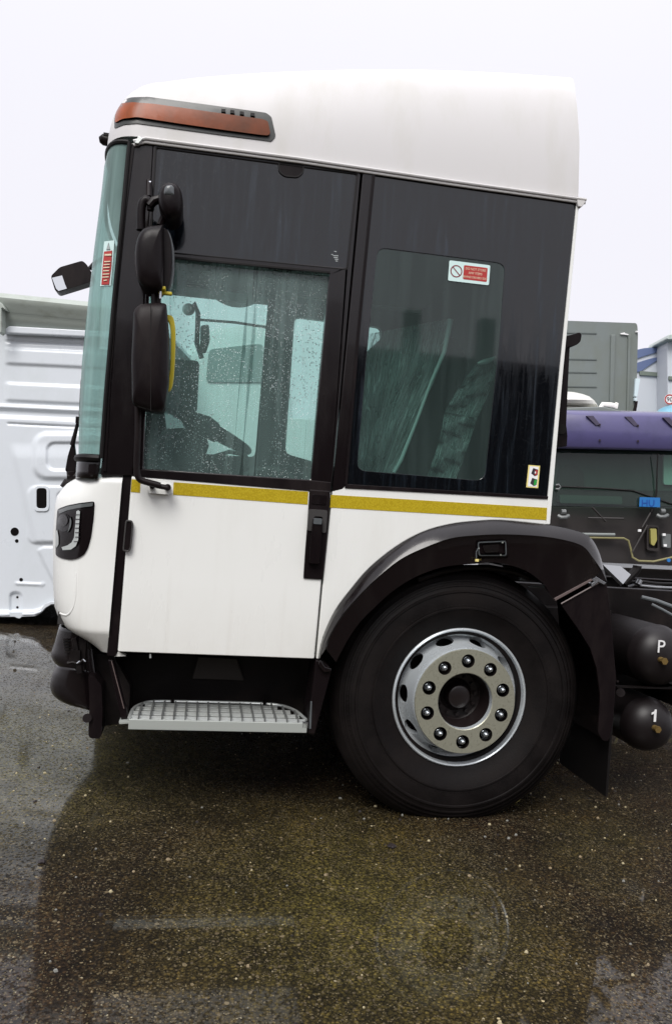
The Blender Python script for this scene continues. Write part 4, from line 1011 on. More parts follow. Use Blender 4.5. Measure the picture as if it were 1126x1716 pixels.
# parts visible between tyre and arch
MB().box(P(876,966,0.06), (0.03,0.02,0.035)).box(P(903,984,0.07), (0.10,0.02,0.008)).build('guard_bracket', mat('slate_plastic'), TR, bevel=0.002)
MB().tube([P(x,y,0.04) for x,y in ((700,972),(740,958),(780,951),(820,951),(860,958),(885,968))], 0.012, 8).build('guard_pipe', dark, TR, smooth=True)
# rear guard plate with its cut metal end
FG = [(940,1013.6),(1009,975),(1017,980),(1023,1026),(1027,1075),(1032.6,1136.6),(1027,1213),(1020,1242.6),(1010.5,1242.6),(1002,1229),(1006,1167),(1000,1121),(989,1087),(970.5,1057)]
prism('rear_guard', rnd(FG, 4, 2), -0.03, -0.018, blackp, TR, 0.003)
bk = [(1009,975),(1017,980),(1023,1026),(1027,1075),(1032.6,1136.6),(1027,1213),(1020,1242.6)]
MB().grid([[P(a,b,-0.024)+Vector((-0.004,0,0)) for a,b in bk], [P(a,b,-0.024)+Vector((-0.004,0.5,0)) for a,b in bk]]).build('guard_back_sheet', dark, TR, solid=0.006)
MB().tube([P(940,1012,-0.036), P(1008,974,-0.036)], 0.0035, 6).build('guard_edge', mat('worn_edge'), TR)
prism('guard_edge_upper', [(929,1003),(991,970),(993,973),(931,1007)], -0.05, -0.03, mat('worn_edge'), TR, 0.001)
prism('guard_end_bracket', [(988,968),(998,966),(1016,977),(1012,980),(1003,975),(992,984),(991,978),(996,975)], -0.045, -0.01, steel, TR, 0.001)
xf_ = P(1017,1300,0).x
MB().poly([Vector((xf_,0.0,P(1017,1336,0).z)), Vector((xf_,0.45,P(1017,1336,0).z)), Vector((xf_,0.45,0.55)), Vector((xf_,0.0,0.55))], (), (0.012,0,0)).build('mud_flap', rubber, TR, bevel=0.002)

# ---- wheels
def make_wheel(c, yflip=1, detail=True):
    WH = empty('wheel', c, TR)
    f = yflip
    tp = [(0.290,0.012),(0.300,0.004),(0.318,-0.004),(0.345,-0.016),(0.37,-0.026),(0.385,-0.030),(0.387,-0.034),(0.392,-0.034),(0.394,-0.029),(0.42,-0.028),(0.445,-0.022),(0.447,-0.026),(0.453,-0.025),(0.455,-0.019),
          (0.468,-0.013),(0.469,-0.017),(0.474,-0.015),(0.475,-0.008),(0.484,-0.001),(0.485,-0.005),(0.490,-0.002),(0.491,0.005),(0.500,0.013),(0.501,0.010),(0.506,0.014),(0.507,0.020),(0.518,0.034),(0.527,0.050),(0.532,0.07)]
    for k in range(5):
        yy = 0.07+0.042*k
        tp += [(0.533,yy+0.004),(0.533,yy+0.032),(0.520,yy+0.034),(0.520,yy+0.040),(0.533,yy+0.042)]
    tp += [(0.530,0.29),(0.50,0.32),(0.42,0.335),(0.30,0.30),(0.27,0.29),(0.27,0.02)]
    def gro(r, y):
        if r < 0.39: return (r, y)
        k_ = min(1, (r-0.39)/0.143); return (r + 0.028*k_, y - (0.018*k_ if y < 0.1 else 0))
    tp = [gro(r, y) for r, y in tp]
    ty = MB().lathe([(r, f*y) for r, y in tp], c, 160, closed=True).build('tyre', tyrem, WH, smooth=True, auto=30)
    # the loaded tyre spreads a little at the ground
    for v in ty.data.vertices:
        if v.co.z < 0.004: v.co.z = 0.0005
    if detail:
        rb = MB()
        for k in range(150):
            a = 2*math.pi*k/150; dr = Vector((math.cos(a),0,math.sin(a))); tn = Vector((-math.sin(a),0,math.cos(a)))
            for r0_, r1_, yy in ((0.402,0.416,-0.0315),(0.482,0.500,-0.022)):
                if r0_ > 0.45 and dr.z < -0.93: continue
                p0, p1 = Vector(c)+dr*r0_+Vector((0,yy,0)), Vector(c)+dr*r1_+Vector((0,yy+0.004,0))
                rb.add([p0-tn*0.0016, p0+tn*0.0016, p1+tn*0.0016, p1-tn*0.0016, p0-tn*0.0016+Vector((0,0.006,0)), p0+tn*0.0016+Vector((0,0.006,0)), p1+tn*0.0016+Vector((0,0.006,0)), p1-tn*0.0016+Vector((0,0.006,0))], [(0,1,2,3),(0,4,5,1),(1,5,6,2),(2,6,7,3),(3,7,4,0)])
        tag(rb.build('sidewall_ribs', tyrem, ty), kind='stuff')
    rp = [(0.300,0.006),(0.2985,-0.002),(0.294,-0.006),(0.289,-0.003),(0.285,0.006),(0.282,0.022),(0.278,0.038),(0.270,0.049),(0.259,0.052),(0.249,0.045),(0.241,0.030),(0.234,0.006),(0.229,-0.020),(0.225,-0.044),(0.223,-0.054),(0.222,-0.054),(0.2215,-0.066),(0.219,-0.070),
          (0.122,-0.070),(0.119,-0.067),(0.118,-0.040),(0.150,-0.046),(0.205,-0.046),(0.214,-0.040),(0.222,0.012),(0.228,0.052),(0.240,0.068),(0.262,0.073),(0.281,0.068),(0.288,0.04),(0.293,0.02),(0.298,0.012)]
    rmb_ = MB().lathe([(r, f*y) for r, y in rp], c, 120, closed=True)
    rim = rmb_.build('rim', silver, WH, smooth=True, auto=30)
    if detail:
        cut = MB()
        for k in range(10):
            a = math.pi/2 + (k+0.5)*math.pi/5
            d = Vector((math.cos(a),0,math.sin(a)))
            u = Vector((-math.sin(a),0,math.cos(a)))
            mid = Vector(c) + d*0.251; nrm = (d*(-0.0) + Vector((0,-1,0))).normalized()
            nrm = (Vector((0,-1,0)) + d*0.9).normalized(); tt = nrm.cross(u).normalized()
            ctr = Vector(c)+d*0.244+Vector((0,0.034,0)); n_ = 24; vs = []
            for s_ in (-0.045, 0.03):
                vs += [ctr + nrm*s_ + u*0.040*math.cos(q*2*math.pi/n_) + tt*0.029*math.sin(q*2*math.pi/n_) for q in range(n_)]
            cut.add(vs, [(q,(q+1)%n_,n_+(q+1)%n_,n_+q) for q in range(n_)] + [tuple(range(n_))[::-1], tuple(range(n_,2*n_))])
            a = math.pi/2 + k*math.pi/5
            ctr = Vector(c)+Vector((math.cos(a),0,math.sin(a)))*0.171; vs = []
            for s_ in (-0.1, -0.030):
                vs += [ctr + Vector((0.029*math.cos(q*2*math.pi/n_), s_, 0.029*math.sin(q*2*math.pi/n_))) for q in range(n_)]
            cut.add(vs, [(q,(q+1)%n_,n_+(q+1)%n_,n_+q) for q in range(n_)] + [tuple(range(n_))[::-1], tuple(range(n_,2*n_))])
        co = cut.build('cut', None, None)
        md = rim.modifiers.new('b', 'BOOLEAN'); md.operation = 'DIFFERENCE'; md.solver = 'EXACT'; md.object = co; md.use_self = False
        dg = bpy.context.evaluated_depsgraph_get(); dg.update()
        me = bpy.data.meshes.new_from_object(rim.evaluated_get(dg)); rim.modifiers.clear(); rim.data = me
        bpy.data.objects.remove(co)
        me.materials.clear(); me.materials.append(silver); me.materials.append(zinc); me.materials.append(dark)
        for p in me.polygons:
            q = p.center - Vector(c); r_ = math.hypot(q.x, q.z)
            if q.y < -0.0655 and r_ < 0.2205: p.material_index = 1
            elif q.y < -0.045 and 0.13 < r_ < 0.205: p.material_index = 2
            else: p.material_index = 0
        me.polygons.foreach_set('use_smooth', [True]*len(me.polygons)); me.set_sharp_from_angle(angle=R(30))
    # drum behind the holes, hub
    MB().lathe([(0.0,0.13*f),(0.235,0.13*f),(0.24,0.16*f),(0.24,0.30*f)], c, 48).build('brake_drum', dark, WH, smooth=True)
    hub = MB().lathe([(0.119,-0.035),(0.116,0.0),(0.108,0.05),(0.100,0.058),(0.072,0.060),(0.060,0.050),(0.052,0.020),(0.048,0.008),(0.040,0.004),(0.0,0.003)], c, 48)
    for k in range(12):
        a = k*math.pi/6+0.1; q = Vector(c)+Vector((math.cos(a)*0.084,0.055,math.sin(a)*0.084)); hub.tube([q, q+Vector((0,-0.012,0))], 0.009, 6)
    hub.build('hub', mat('hub_black', (0.012,0.008,0.008), 0.35), WH, smooth=True)
    # ten nuts: one mesh shared
    nmb = MB(); nmb.tube([(0,0,0),(0,-0.018,0)], 0.0130, 6); nmb.tube([(0,-0.018,0),(0,-0.027,0),(0,-0.030,0)], [0.0085,0.0075,0.004], 12); nmb.lathe([(0.0165,0.0),(0.0165,-0.003),(0.0135,-0.005)], (0,0,0), 24)
    n0 = nmb.build('wheel_nut', mat('nut_steel', (0.50,0.54,0.57), 0.22, metal=0.9), None, smooth=True)
    for k in range(10 if detail else 0):
        a = math.pi/2 + k*math.pi/5
        o = n0 if k == 0 else n0.copy()
        if k: COL.objects.link(o)
        o.parent = WH; o.location = (math.cos(a)*0.171, -0.057, math.sin(a)*0.171); o.location.y = -0.050; o.rotation_euler = (0, random.uniform(0,1), 0)
    if not detail: bpy.data.objects.remove(n0)
    return WH
hubc = P(768,1171,0.05)
HC = (hubc.x+0.009, 0.055, 0.519)
w1 = make_wheel(HC); w1['label'] = 'large steer wheel with silver ten-stud rim'
make_wheel((HC[0], W-0.055, 0.519), -1, False)

# ---- chassis, axle, tanks
zt_ = PZ(1030,987,0).z
rz_ = P(1040,987,0.62).z
for yy in (0.66, W-0.66):
    cm = MB()
    cm.box((3.3, yy, rz_-0.13), (6.0, 0.008, 0.26)).box((3.3, yy+(0.035 if yy<1 else -0.035), rz_-0.004), (6.0, 0.075, 0.008)).box((3.3, yy+(0.035 if yy<1 else -0.035), rz_-0.256), (6.0, 0.075, 0.008))
    cm.build('chassis_rail', dark, TR, bevel=0.002)
for xx in (2.0, 2.9, 3.9, 5.2): MB().box((xx, W/2, rz_-0.13), (0.08, W-1.32, 0.2)).build('cross_member', dark, TR)
MB().box((2.6, 2.0, 0.57), (1.9, 0.56, 0.52)).build('reflection_blocker', dark, TR, bevel=0.06)  # unseen box added to block the parked lorry's reflection in the wet ground
MB().tube([(HC[0],0.3,0.5),(HC[0],W-0.3,0.5)], 0.055, 12).build('front_axle', dark, TR)
MB().box((0.35, W/2, 0.52), (1.5, W-0.75, 0.28)).box((1.6, W/2, 0.62), (1.0, W-1.1, 0.5)).build('engine_undertray', dark, TR)
# tops of things on the frame behind the cab
mm = MB(); mm.poly([P(1010,946,0.28),P(1040,949,0.35),P(1057,963,0.35),P(1044,979,0.28)], (), (0,0.02,-0.01)); mm.build('cover_plate', mat('wet_grey_plate', (0.30,0.31,0.33), 0.25), TR)
hs = MB()
hs.tube([P(x,y,0.45) for x,y in sp2([(1044,978),(1056,966),(1066,955),(1068,948)],3)], 0.022, 10)
hs.tube([P(x,y,0.5) for x,y in sp2([(1050,976),(1075,975),(1100,978),(1135,979)],3)], 0.008, 8)
hs.tube([P(x,y,0.5) for x,y in ((1066,980),(1072,972))], 0.018, 10); hs.build('frame_hoses', rubber, TR, smooth=True)
MB().tube([P(1069,979,0.47),P(1073,972,0.47)], 0.014, 10).build('hose_union', steel, TR, smooth=True)
MB().tube([P(1052,983,0.5),P(1063,980,0.5),P(1100,984,0.5),P(1130,985,0.5)], 0.006, 6).build('air_line', mat('wet_grey_plate'), TR, smooth=True)
MB().tube([P(1092,1013,0.30),P(1110,1022,0.28),P(1135,1036,0.26)], 0.007, 8).tube([P(1075,1001,0.4),P(1100,1007,0.38),P(1135,1020,0.34)], 0.010, 8).build('pipe_run', mat('slate_plastic'), TR, smooth=True)
def tank(c, r, y0, y1, ch, chc, vx):
    pr = [(0,y0),(r*0.3,y0+0.004),(r*0.6,y0+0.018),(r*0.85,y0+0.045),(r*0.97,y0+0.075),(r,y0+0.10),(r+0.003,y0+0.105),(r+0.003,y0+0.115),(r,y0+0.12),(r,y1-0.1),(r*0.8,y1-0.04),(0,y1)]
    T = MB().lathe(pr, (c.x,0,c.z), 48).build('air_tank', mat('tank_black', (0.008,0.0055,0.006), 0.48, coat=0.12, coat_rough=0.3, spec=0.3), TR, smooth=True, auto=50)
    o = P(chc[0], chc[1], y0-0.001)
    pz = c.z
    lt = MB()
    if ch == '1':
        w0, h0 = 0.006, 0.058
        for dd in (0.008,): lt.add([(o.x+a, y0+dd-0.010, o.z+b) for a, b in ((-w0,0),(w0,0),(w0,h0),(-w0*0.4,h0),(-w0*1.2,h0-0.010),(-w0*3.2,h0-0.016),(-w0*3.2,h0-0.025),(-w0,h0-0.020))], [tuple(range(8))])
    else: lt.text(ch, (o.x, y0-0.002, o.z), (1,0,0), (0,0,1), 0.085)
    lt.build('painted_letter', mat('stencil_white', (0.8,0.8,0.8), 0.5), T, solid=0.002, fixn=False)
    q = P(vx[0], vx[1], y0)
    MB().tube([(q.x-0.006,y0+0.02,q.z+0.004),(q.x,y0-0.012,q.z)], 0.014, 12).tube([(q.x,y0-0.012,q.z),(q.x,y0-0.026,q.z)], 0.0165, 6).build('drain_valve', brass, T)
    return T
t1 = tank(P(1108,1101,0.22), 0.144, 0.16, 1.0, 'P', (1107,1094), (1109,1107)); t1['label'] = 'upper black air tank lettered P'
t2 = tank(P(1090,1217,0.26), 0.128, 0.20, 1.0, '1', (1097,1210), (1098,1221)); t2['label'] = 'lower black air tank numbered 1'
MB().box(P(1080,1152,0.24)+Vector((0.1,0,0)), (0.5,0.02,0.008)).box(P(1120,1165,0.28)+Vector((0.05,0.1,0)), (0.06,0.3,0.1)).box(P(1060,1120,0.55)+Vector((0.2,0,0)), (0.8,0.04,0.3)).build('tank_bracket', dark, TR)
MB().tube([P(1040,1161,0.16),P(1040,1161,0.3)], 0.02, 12).tube([P(1035,1142,0.16),P(1035,1142,0.2)], 0.006, 8).build('bracket_stud', blackp, TR, smooth=True)
# air intake behind the cab
prism('air_intake', rnd([(944,578),(955,577),(952,640),(949,712),(951,730),(950,748),(930,748),(934,700),(940,640)], 2, 2), 0.06, 0.22, blackp, TR, 0.01)
prism('intake_head', rnd([(946,563),(960,560),(971,556),(975,560),(973,572),(966,578),(954,580),(946,584)], 3, 2), 0.04, 0.20, blackp, TR, 0.008)
MB().tube([P(941,719,0.05),P(941,719,0.09)], 0.022, 16).build('intake_collar', rubber, TR, smooth=True)

# =================================================================== BACKGROUND
# ---- left: bare pressed panel body
DB = 7.4
SH = empty('cab_shell', Q(30,1040,DB)); SH.location.z = 0
tag(SH, 'bare white pressed steel cab body standing beyond the nose of the lorry', 'vehicle body')
palew = mat('primer_white', (0.66,0.70,0.74), 0.32, coat=0.2); dirty(palew, (0.67,0.71,0.75), (0.55,0.60,0.60), (1.5,1.5,1), 0.5, 0.9, rlo=0.25, rhi=0.4)
def sstep(a, b, x):
    t = max(0, min(1, (x-a)/(b-a))); return t*t*(3-2*t)
def rbox(x, y, x0, y0, x1, y1, r):       # signed distance to a rounded box
    cx, cy = (x0+x1)/2, (y0+y1)/2; dx, dy = abs(x-cx)-(x1-x0)/2+r, abs(y-cy)-(y1-y0)/2+r
    return math.hypot(max(dx,0), max(dy,0))+min(max(dx,dy),0)-r
def seg(x, y, x0, y0, x1, y1):
    dx, dy = x1-x0, y1-y0; t = max(0, min(1, ((x-x0)*dx+(y-y0)*dy)/(dx*dx+dy*dy))); return math.hypot(x-x0-t*dx, y-y0-t*dy)
def relief(x, y):                         # metres towards the viewer
    s = 0.047*x; yy = y - s               # lines of the panel run slightly down to the right
    h = 0.0
    # upper bank of broad ribs, inside x > 14
    m_ = sstep(6, 16, x)
    rib = 0
    for c, wd, hh in ((571,3.5,-0.012),):
        rib += hh*(sstep(c-wd, c-wd+3, yy)-sstep(c+wd-2, c+wd, yy))
    for y0_, y1_, hh in ((583,607,0.020),(641,669,0.020)):
        rib += hh*(sstep(y0_-3, y0_+3, yy)-sstep(y1_-2, y1_+5, yy))
    h += rib*m_
    h += 0.03*(sstep(676, 680, yy)-sstep(681, 689, yy)) + 0.035*(sstep(694, 701, yy))
    h -= 0.02*(1-sstep(-1.5, 1.5, abs(seg(x,yy,14,709,300,709)-0)-1.2)) * sstep(8,16,x)
    # pressed rounded frames on the right
    if yy > 700:
        d = rbox(x, y, 53, 722, 400, 806, 26); h += 0.030*(1-sstep(-9, 1, d)) 
        d = rbox(x, y, 77, 740, 400, 789, 15); h -= 0.022*(1-sstep(-4, 1, d))
        d = rbox(x, y, 46, 814, 400, 912, 14); h += 0.012*(1-sstep(-3, 1, d))
        d = rbox(x, y, 95, 823, 400, 877, 10); h -= 0.015*(1-sstep(-3, 1, d))
        # slanting crease
        d = (x-22) - (y-760)*0.245; h += 0.018*sstep(-7, 7, d)*(1-sstep(905, 912, y))*sstep(740,770,y)
        d = rbox(x, y, 60, 916, 400, 1100, 14)
        d2 = (x-62)-(y-916)*0.50
        h += 0.014*sstep(-4, 0, d2)*(1-sstep(-3, 1, d))
        d = rbox(x, y, 16, 992, 37, 1060, 9); h -= 0.025*(1-sstep(-3, 1, d))
        d = seg(x, y, 28, 978, 72, 980); h += 0.012*(1-sstep(0, 4, d))
        # foot swage
        h += 0.05*sstep(1022, 1029, y + max(0, (x-55))*0.32)
    return h
bottom = [(0,1032),(26,1031),(30,1033),(35,1031),(58,1030),(68,1026),(74,1016),(84,1012),(100,1011),(250,1012)]
nx, ny = 96, 270; rows = []
for j in range(ny+1):
    row = []
    for i in range(nx+1):
        x = lerp(-330, 252, (i/nx)) if False else (lerp(-4, 200, i/nx))
        yb = interp(bottom, x); y = lerp(552+x*0.05, yb, j/ny)
        row.append(Q(x, y, DB - relief(x, y)))
    rows.append(row)
# the body goes on to the left beyond the picture
rowsL = []
for j in range(0, ny+1):
    y0_ = rows[j][0]; d = (rows[j][4]-rows[j][0]); dl = Vector((-c_f.y, c_f.x, 0))
    rowsL.append([y0_ + dl*0.9*(1-k/6) for k in range(6)])
rows = [a+b for a, b in zip(rowsL, rows)]
pl_ = MB().grid(rows).build('side_pressing', palew, SH, smooth=True, auto=0)
# dark openings
def qplate(name, pts, dist, m_, parent, th=0.01, bevel=0, holes=()):
    return MB().poly([Q(a,b,dist) for a,b in pts], [[Q(a,b,dist) for a,b in h] for h in holes], c_f*th).build(name, m_, parent, bevel=bevel)
hole = mat('opening_dark', (0.02,0.014,0.014), 0.7)
def circ(x, y, r, n=16, ky=1): return [(x+r*math.cos(i*2*math.pi/n), y+ky*r*math.sin(i*2*math.pi/n)) for i in range(n)]
qplate('handle_opening', rnd([(61,818),(78,818),(78,852),(61,852)], 6), DB-relief(70,835)-0.004, hole, SH)
ringq = rnd([(57,814),(82,814),(82,857),(57,857)], 8); qplate('opening_flange', ringq, DB-relief(54,835)-0.012, palew, SH, 0.03, 0.003, holes=[rnd([(61,818),(78,818),(78,852),(61,852)], 6)])
for (x, y, r_) in ((24.5,891,7),(28,906.5,3),(35.3,971.5,3),(29,1001,2),(29,1018,2)):
    qplate('drilled_hole', circ(x, y, r_), DB-max(relief(x,y),relief(x-r_,y),relief(x+r_,y))-0.003, hole, SH)
# inner side below, back body volume, floor skirt
base_l = Q(-190,1030,DB)
bx = MB().poly([Q(-170,566,DB+0.03), Q(250,575,DB+0.03), Q(250,1008,DB+0.03), Q(-170,1025,DB+0.03)], (), c_f*2.2); bx.build('body_inner', mat('body_grey', (0.30,0.33,0.33), 0.6), SH)
# overhanging roof edge: cant rail, its shade put into the grey-green colour
rail = []
prof_ = [(0.0,0.0),(-0.16,0.0),(-0.20,-0.05),(-0.19,-0.10),(-0.12,-0.16),(-0.11,-0.20),(-0.05,-0.28),(0.02,-0.31)]
def topline(x): return 497 + x*0.10 if x > 0 else 497 + x*0.06
pr_rows = []
for (do, dz) in prof_:
    pr_rows.append([Q(x, topline(x), DB-0.0) + c_f*do + Vector((0,0,dz*(1 if x>=0 else 1))) for x in (-170,-80,0,40,80,120,160,200,250)])
greyg = mat('roof_rail_shaded', (0.36,0.40,0.36), 0.45); dirty(greyg, (0.38,0.42,0.38), (0.22,0.23,0.18), (3,3,8), 0.5, 0.8)
MB().grid(pr_rows).build('roof_rail', greyg, SH, smooth=True, auto=40)
rt = [Q(x, topline(x), DB) for x in (-170,250)]
MB().poly([rt[0], rt[1], rt[1]+c_f*2.2, rt[0]+c_f*2.2], (), (0,0,-0.04)).build('roof_skin', palew, SH)
# rail bracket at the left
qplate('rail_bracket', sp2([(-6,505),(2,507),(7,514),(8,519),(2,516),(2,556),(-6,556)],2), DB-0.22, greyg, SH, 0.10, 0.01)
qplate('window_ledge', [(3,550),(10,550),(14,545.5),(200,556),(200,566),(3,557)], DB-0.09, palew, SH, 0.09, 0.01)
qplate('rocker_flange', [(-170,1026),(40,1026),(60,1025),(69,1020),(75,1012),(86,1008),(200,1007),(200,1011),(86,1013),(76,1019),(68,1028),(58,1033),(36,1034),(33,1037),(28,1036),(24,1034),(-170,1036)], DB-0.075, palew, SH, 0.03, 0.004)
for sx in (-1.1, 0.9):
    pb = Q(60,1030,DB+1.1) + Vector((sx,0,0)); MB().box((pb.x, pb.y+0.2, 0.045), (0.3,1.9,0.09)).build('timber_bearer', mat('timber', (0.06,0.045,0.03), 0.8), SH)

# ---- right: lorry cab with a purple visor, facing the yard
DP = 9.0
PT = empty('parked_lorry', Q(1075,1140,DP)); PT.location.z = 0
tag(PT, 'parked lorry with purple sun visor, dark windscreen and its front grille taken off', 'lorry')
purple = mat('purple_visor', (0.20,0.17,0.42), 0.3, coat=0.3); dirty(purple, (0.088,0.080,0.195), (0.055,0.052,0.12), (3,3,3), 0.5, 0.85)
def qgrid(name, rows, m_, parent, **k): return MB().grid(rows).build(name, m_, parent, smooth=True, **k)
vis = []
for (y, o) in ((688.5,0.30),(689.5,0.10),(692,0.03),(697,0.0),(725,-0.012),(749,0.0),(752.5,0.02),(753.5,0.10)):
    vis.append([Q(x, y+(x-1030)*0.022, DP+o-0.10*math.sin(math.pi*(x-860)/380)) for x in range(860,1241,20)])
qgrid('sun_visor', vis, purple, PT, auto=50)
lorw = mat('lilac_roof', (0.62,0.60,0.66), 0.35)
rt_ = [Q(x, 688+(x-1030)*0.022, DP+0.30) for x in (860,1240)]
MB().poly([rt_[0], rt_[1], rt_[1]+c_f*0.7+Vector((0,0,0.06)), rt_[0]+c_f*0.7+Vector((0,0,0.06))], (), (0,0,-0.03)).build('cab_roof', lorw, PT)
qplate('roof_hatch', [(945,683),(1010,681),(1048,690),(1040,694),(945,694)], DP+0.25, mat('hatch_grey', (0.20,0.22,0.21), 0.35), PT, 0.25, 0.01)
for x in (1005,1069,1133):
    for y in (712,738): MB().tube([Q(x,y+(x-1030)*0.022,DP-0.10), Q(x,y+(x-1030)*0.022,DP-0.125)], 0.012, 10).build('visor_bolt', printblk, PT)
    MB().poly([Q(x-22,697+(x-1030)*0.022,DP-0.115), Q(x-11,697+(x-1030)*0.022,DP-0.115), Q(x+1,712+(x-1030)*0.022,DP-0.115), Q(x-6,713+(x-1030)*0.022,DP-0.115)], (), c_f*0.03).build('visor_shadow', mat('shadow_purple', (0.07,0.06,0.10), 0.4), PT)  # dark slivers that paint the diagonal shadows across the visor
scr = glass('lorry_glass', (0.55,0.74,0.66), 0.03, 0.0, 0.8); 
qgrid('windscreen', [[Q(x, y+(x-1030)*0.02, DP+o+0.04-0.10*math.sin(math.pi*(x-860)/380)) for x in range(870,1231,20)] for y, o in ((750,0.10),(800,0.04),(850,0.0))], scr, PT, auto=0)
qplate('lower_cab', [(865,848),(1235,852),(1235,985),(1225,1060),(875,1060),(865,985)], DP+0.06, mat('lorry_dark', (0.020,0.016,0.015), 0.5), PT, 1.6, 0.02)
qplate('cab_upper_body', [(862,692),(1238,700),(1236,850),(864,848)], DP+0.22, mat('lorry_dark'), PT, 1.4, 0.02)
qplate('window_sticker', [(1072,833),(1106,834),(1106,850),(1071,849)], DP-0.09, mat('sticker_blue', (0.02,0.16,0.45), 0.4), PT, 0.003)
tm = MB(); tm.text('HU', Q(1086,848.5,DP-0.094), c_r, -c_d, 0.11); tm.build('sticker_text', mat('ink_blue', (0.01,0.06,0.30), 0.4), PT)
qplate('dash_shelf', rnd([(938,829),(1042,832),(1043,845),(938,843)], 3), DP+0.14, mat('dash_green', (0.05,0.065,0.055), 0.6), PT, 0.08)
qplate('cab_seat', rnd([(932,842),(934,790),(945,778),(965,778),(978,792),(980,842)], 6), DP+0.19, mat('lorry_dark'), PT, 0.03)
qplate('rear_window', rnd([(1112,762),(1238,764),(1238,815),(1112,812)], 4), DP+0.17, mat('rear_pane', (0.30,0.42,0.38), 0.3), PT, 0.03)  # opaque plate; daylight through the rear window is put into its pale colour
qplate('cab_inner_wall', [(866,754),(1234,758),(1234,824),(866,820)], DP+0.205, mat('inner_green', (0.030,0.040,0.034), 0.7), PT, 0.01)
# items behind the screen and wiper gear
MB().tube([Q(930,815,DP-0.05), Q(1000,818,DP-0.05), Q(1060,822,DP-0.05), Q(1126,845,DP-0.05)], 0.012, 6).build('wiper_blade', rubber, PT, smooth=True)
MB().tube([Q(1092,858,DP-0.06), Q(1100,825,DP-0.06), Q(1102,760,DP-0.06)], [0.02,0.010,0.006], 6).build('wiper_arm', rubber, PT, smooth=True)
lw = MB()
lw.tube([Q(x,y,DP-0.03) for x,y in ((985,901),(1045,902),(1053,906),(1057,920),(1060,934),(1070,940),(1095,941),(1126,934),(1150,925))], 0.012, 8)
lw.build('grille_seal', mat('olive_trim', (0.22,0.20,0.09), 0.5), PT, smooth=True)
qplate('washer_bottle', rnd([(1090,886),(1100,886),(1101,905),(1096,915),(1091,912)], 2), DP-0.04, mat('bottle_olive', (0.35,0.32,0.10), 0.4), PT, 0.05, 0.006)
qplate('bottle_housing', rnd([(1084,880),(1104,880),(1105,925),(1084,922)], 4), DP-0.02, mat('lorry_dark'), PT, 0.05, 0.01, holes=[rnd([(1087,884),(1102,884),(1102,920),(1087,918)], 3)])
qplate('fluid_box', rnd([(1110,895),(1124,895),(1124,918),(1111,918)], 2), DP-0.03, mat('box_grey', (0.14,0.15,0.15), 0.4), PT, 0.05, 0.006)
for x, y in ((1072,889),(1115,914),(1113,896)): qplate('connector', [(x-2.5,y-2),(x+2.5,y-2),(x+2.5,y+2),(x-2.5,y+2)], DP-0.06, printwh, PT, 0.02)
qplate('connector', circ(1121,939,3), DP-0.06, mat('sticker_blue'), PT, 0.02)
for x, y in ((944,862),(1110,861)):
    nzl = MB(); nzl.tube([Q(x-9,y+2,DP-0.06),Q(x-4,y+5,DP-0.08),Q(x+4,y+5,DP-0.08),Q(x+9,y+2,DP-0.06)], 0.022, 8); nzl.tube([Q(x-3,y-4,DP-0.06),Q(x+4,y-4,DP-0.06)], 0.03, 8); nzl.build('wiper_spindle', mat('box_grey'), PT, smooth=True)
for a, b in (((992,850),(1015,874)),((1076,884),(1092,856)),((1060,925),(1085,880)),((985,868),(1045,869))):
    MB().tube([Q(a[0],a[1],DP-0.05), Q(b[0],b[1],DP-0.05)], 0.012, 6).build('wiper_link', mat('lorry_dark'), PT)
MB().tube([Q(950,895,DP-0.03), Q(1030,896,DP-0.03)], 0.02, 6).build('trim_strip', mat('hatch_grey'), PT)
qplate('bumper_shelf', [(930,941),(1240,955),(1240,960),(930,946)], DP-0.25, mat('wet_grey_plate'), PT, 0.25)
for x in (905,1195):
    q = Q(x,1085,DP+0.6); MB().tube([(q.x-0.14,q.y,0.5),(q.x+0.14,q.y,0.5)], 0.5, 32).build('wheel', tyrem, PT)
MB().tube([Q(932,813,DP-0.04)+Vector((0,0,0)), Q(936,812,DP-0.05), Q(939,816,DP-0.05), Q(936,820,DP-0.05), Q(931,819,DP-0.04)], 0.014, 6).build('dash_ring', mat('box_grey'), PT, smooth=True)

# ---- grey box body behind it
DG = 11.5
GB = empty('grey_container', Q(1000,1060,DG)); GB.location.z = 0
tag(GB, 'tall plain grey-green box body rising behind the lorry with the purple visor', 'container')
gbm = mat('grey_box', (0.155,0.18,0.17), 0.5); dirty(gbm, (0.16,0.185,0.18), (0.13,0.145,0.11), (1.2,1.2,0.6), 0.45, 0.75, rlo=0.4, rhi=0.6)
qplate('front_wall', rnd([(780,531),(1066,541),(1068,545),(1069,560),(1067,640),(1060,760),(1056,900),(780,900)], 2, 2), DG, gbm, GB, 2.4, 0.03)
for x0_, x1_ in ((1024,1032),(1053,1058)):
    qplate('pressed_rib', [(x0_,560),(x1_,560),(x1_-6,760),(x0_-4,760)], DG-0.03, gbm, GB, 0.03, 0.012)
for y_ in (556,600,622,646): qplate('seam', [(930,y_),(1000,y_+1.5),(1000,y_+3),(930,y_+1.5)], DG-0.012, mat('seam_grey', (0.10,0.12,0.115), 0.5), GB, 0.012)
MB().poly([Q(a,b,DG-0.03) for a,b in ((1040,558),(1047,556.5),(1047,558),(1053,559.5),(1053,561),(1046,560),(1040,559.5))], (), c_f*0.02).build('marker_tab', printwh, GB)
MB().box(Q(1067,555.5,DG-0.02), (0.03,0.03,0.02)).build('corner_tab', printwh, GB)
qplate('side_lamp_rail', [(1065,634),(1073,634),(1068,664),(1063,664)], DG-0.05, mat('pale_rail', (0.6,0.72,0.76), 0.4), GB, 0.05)
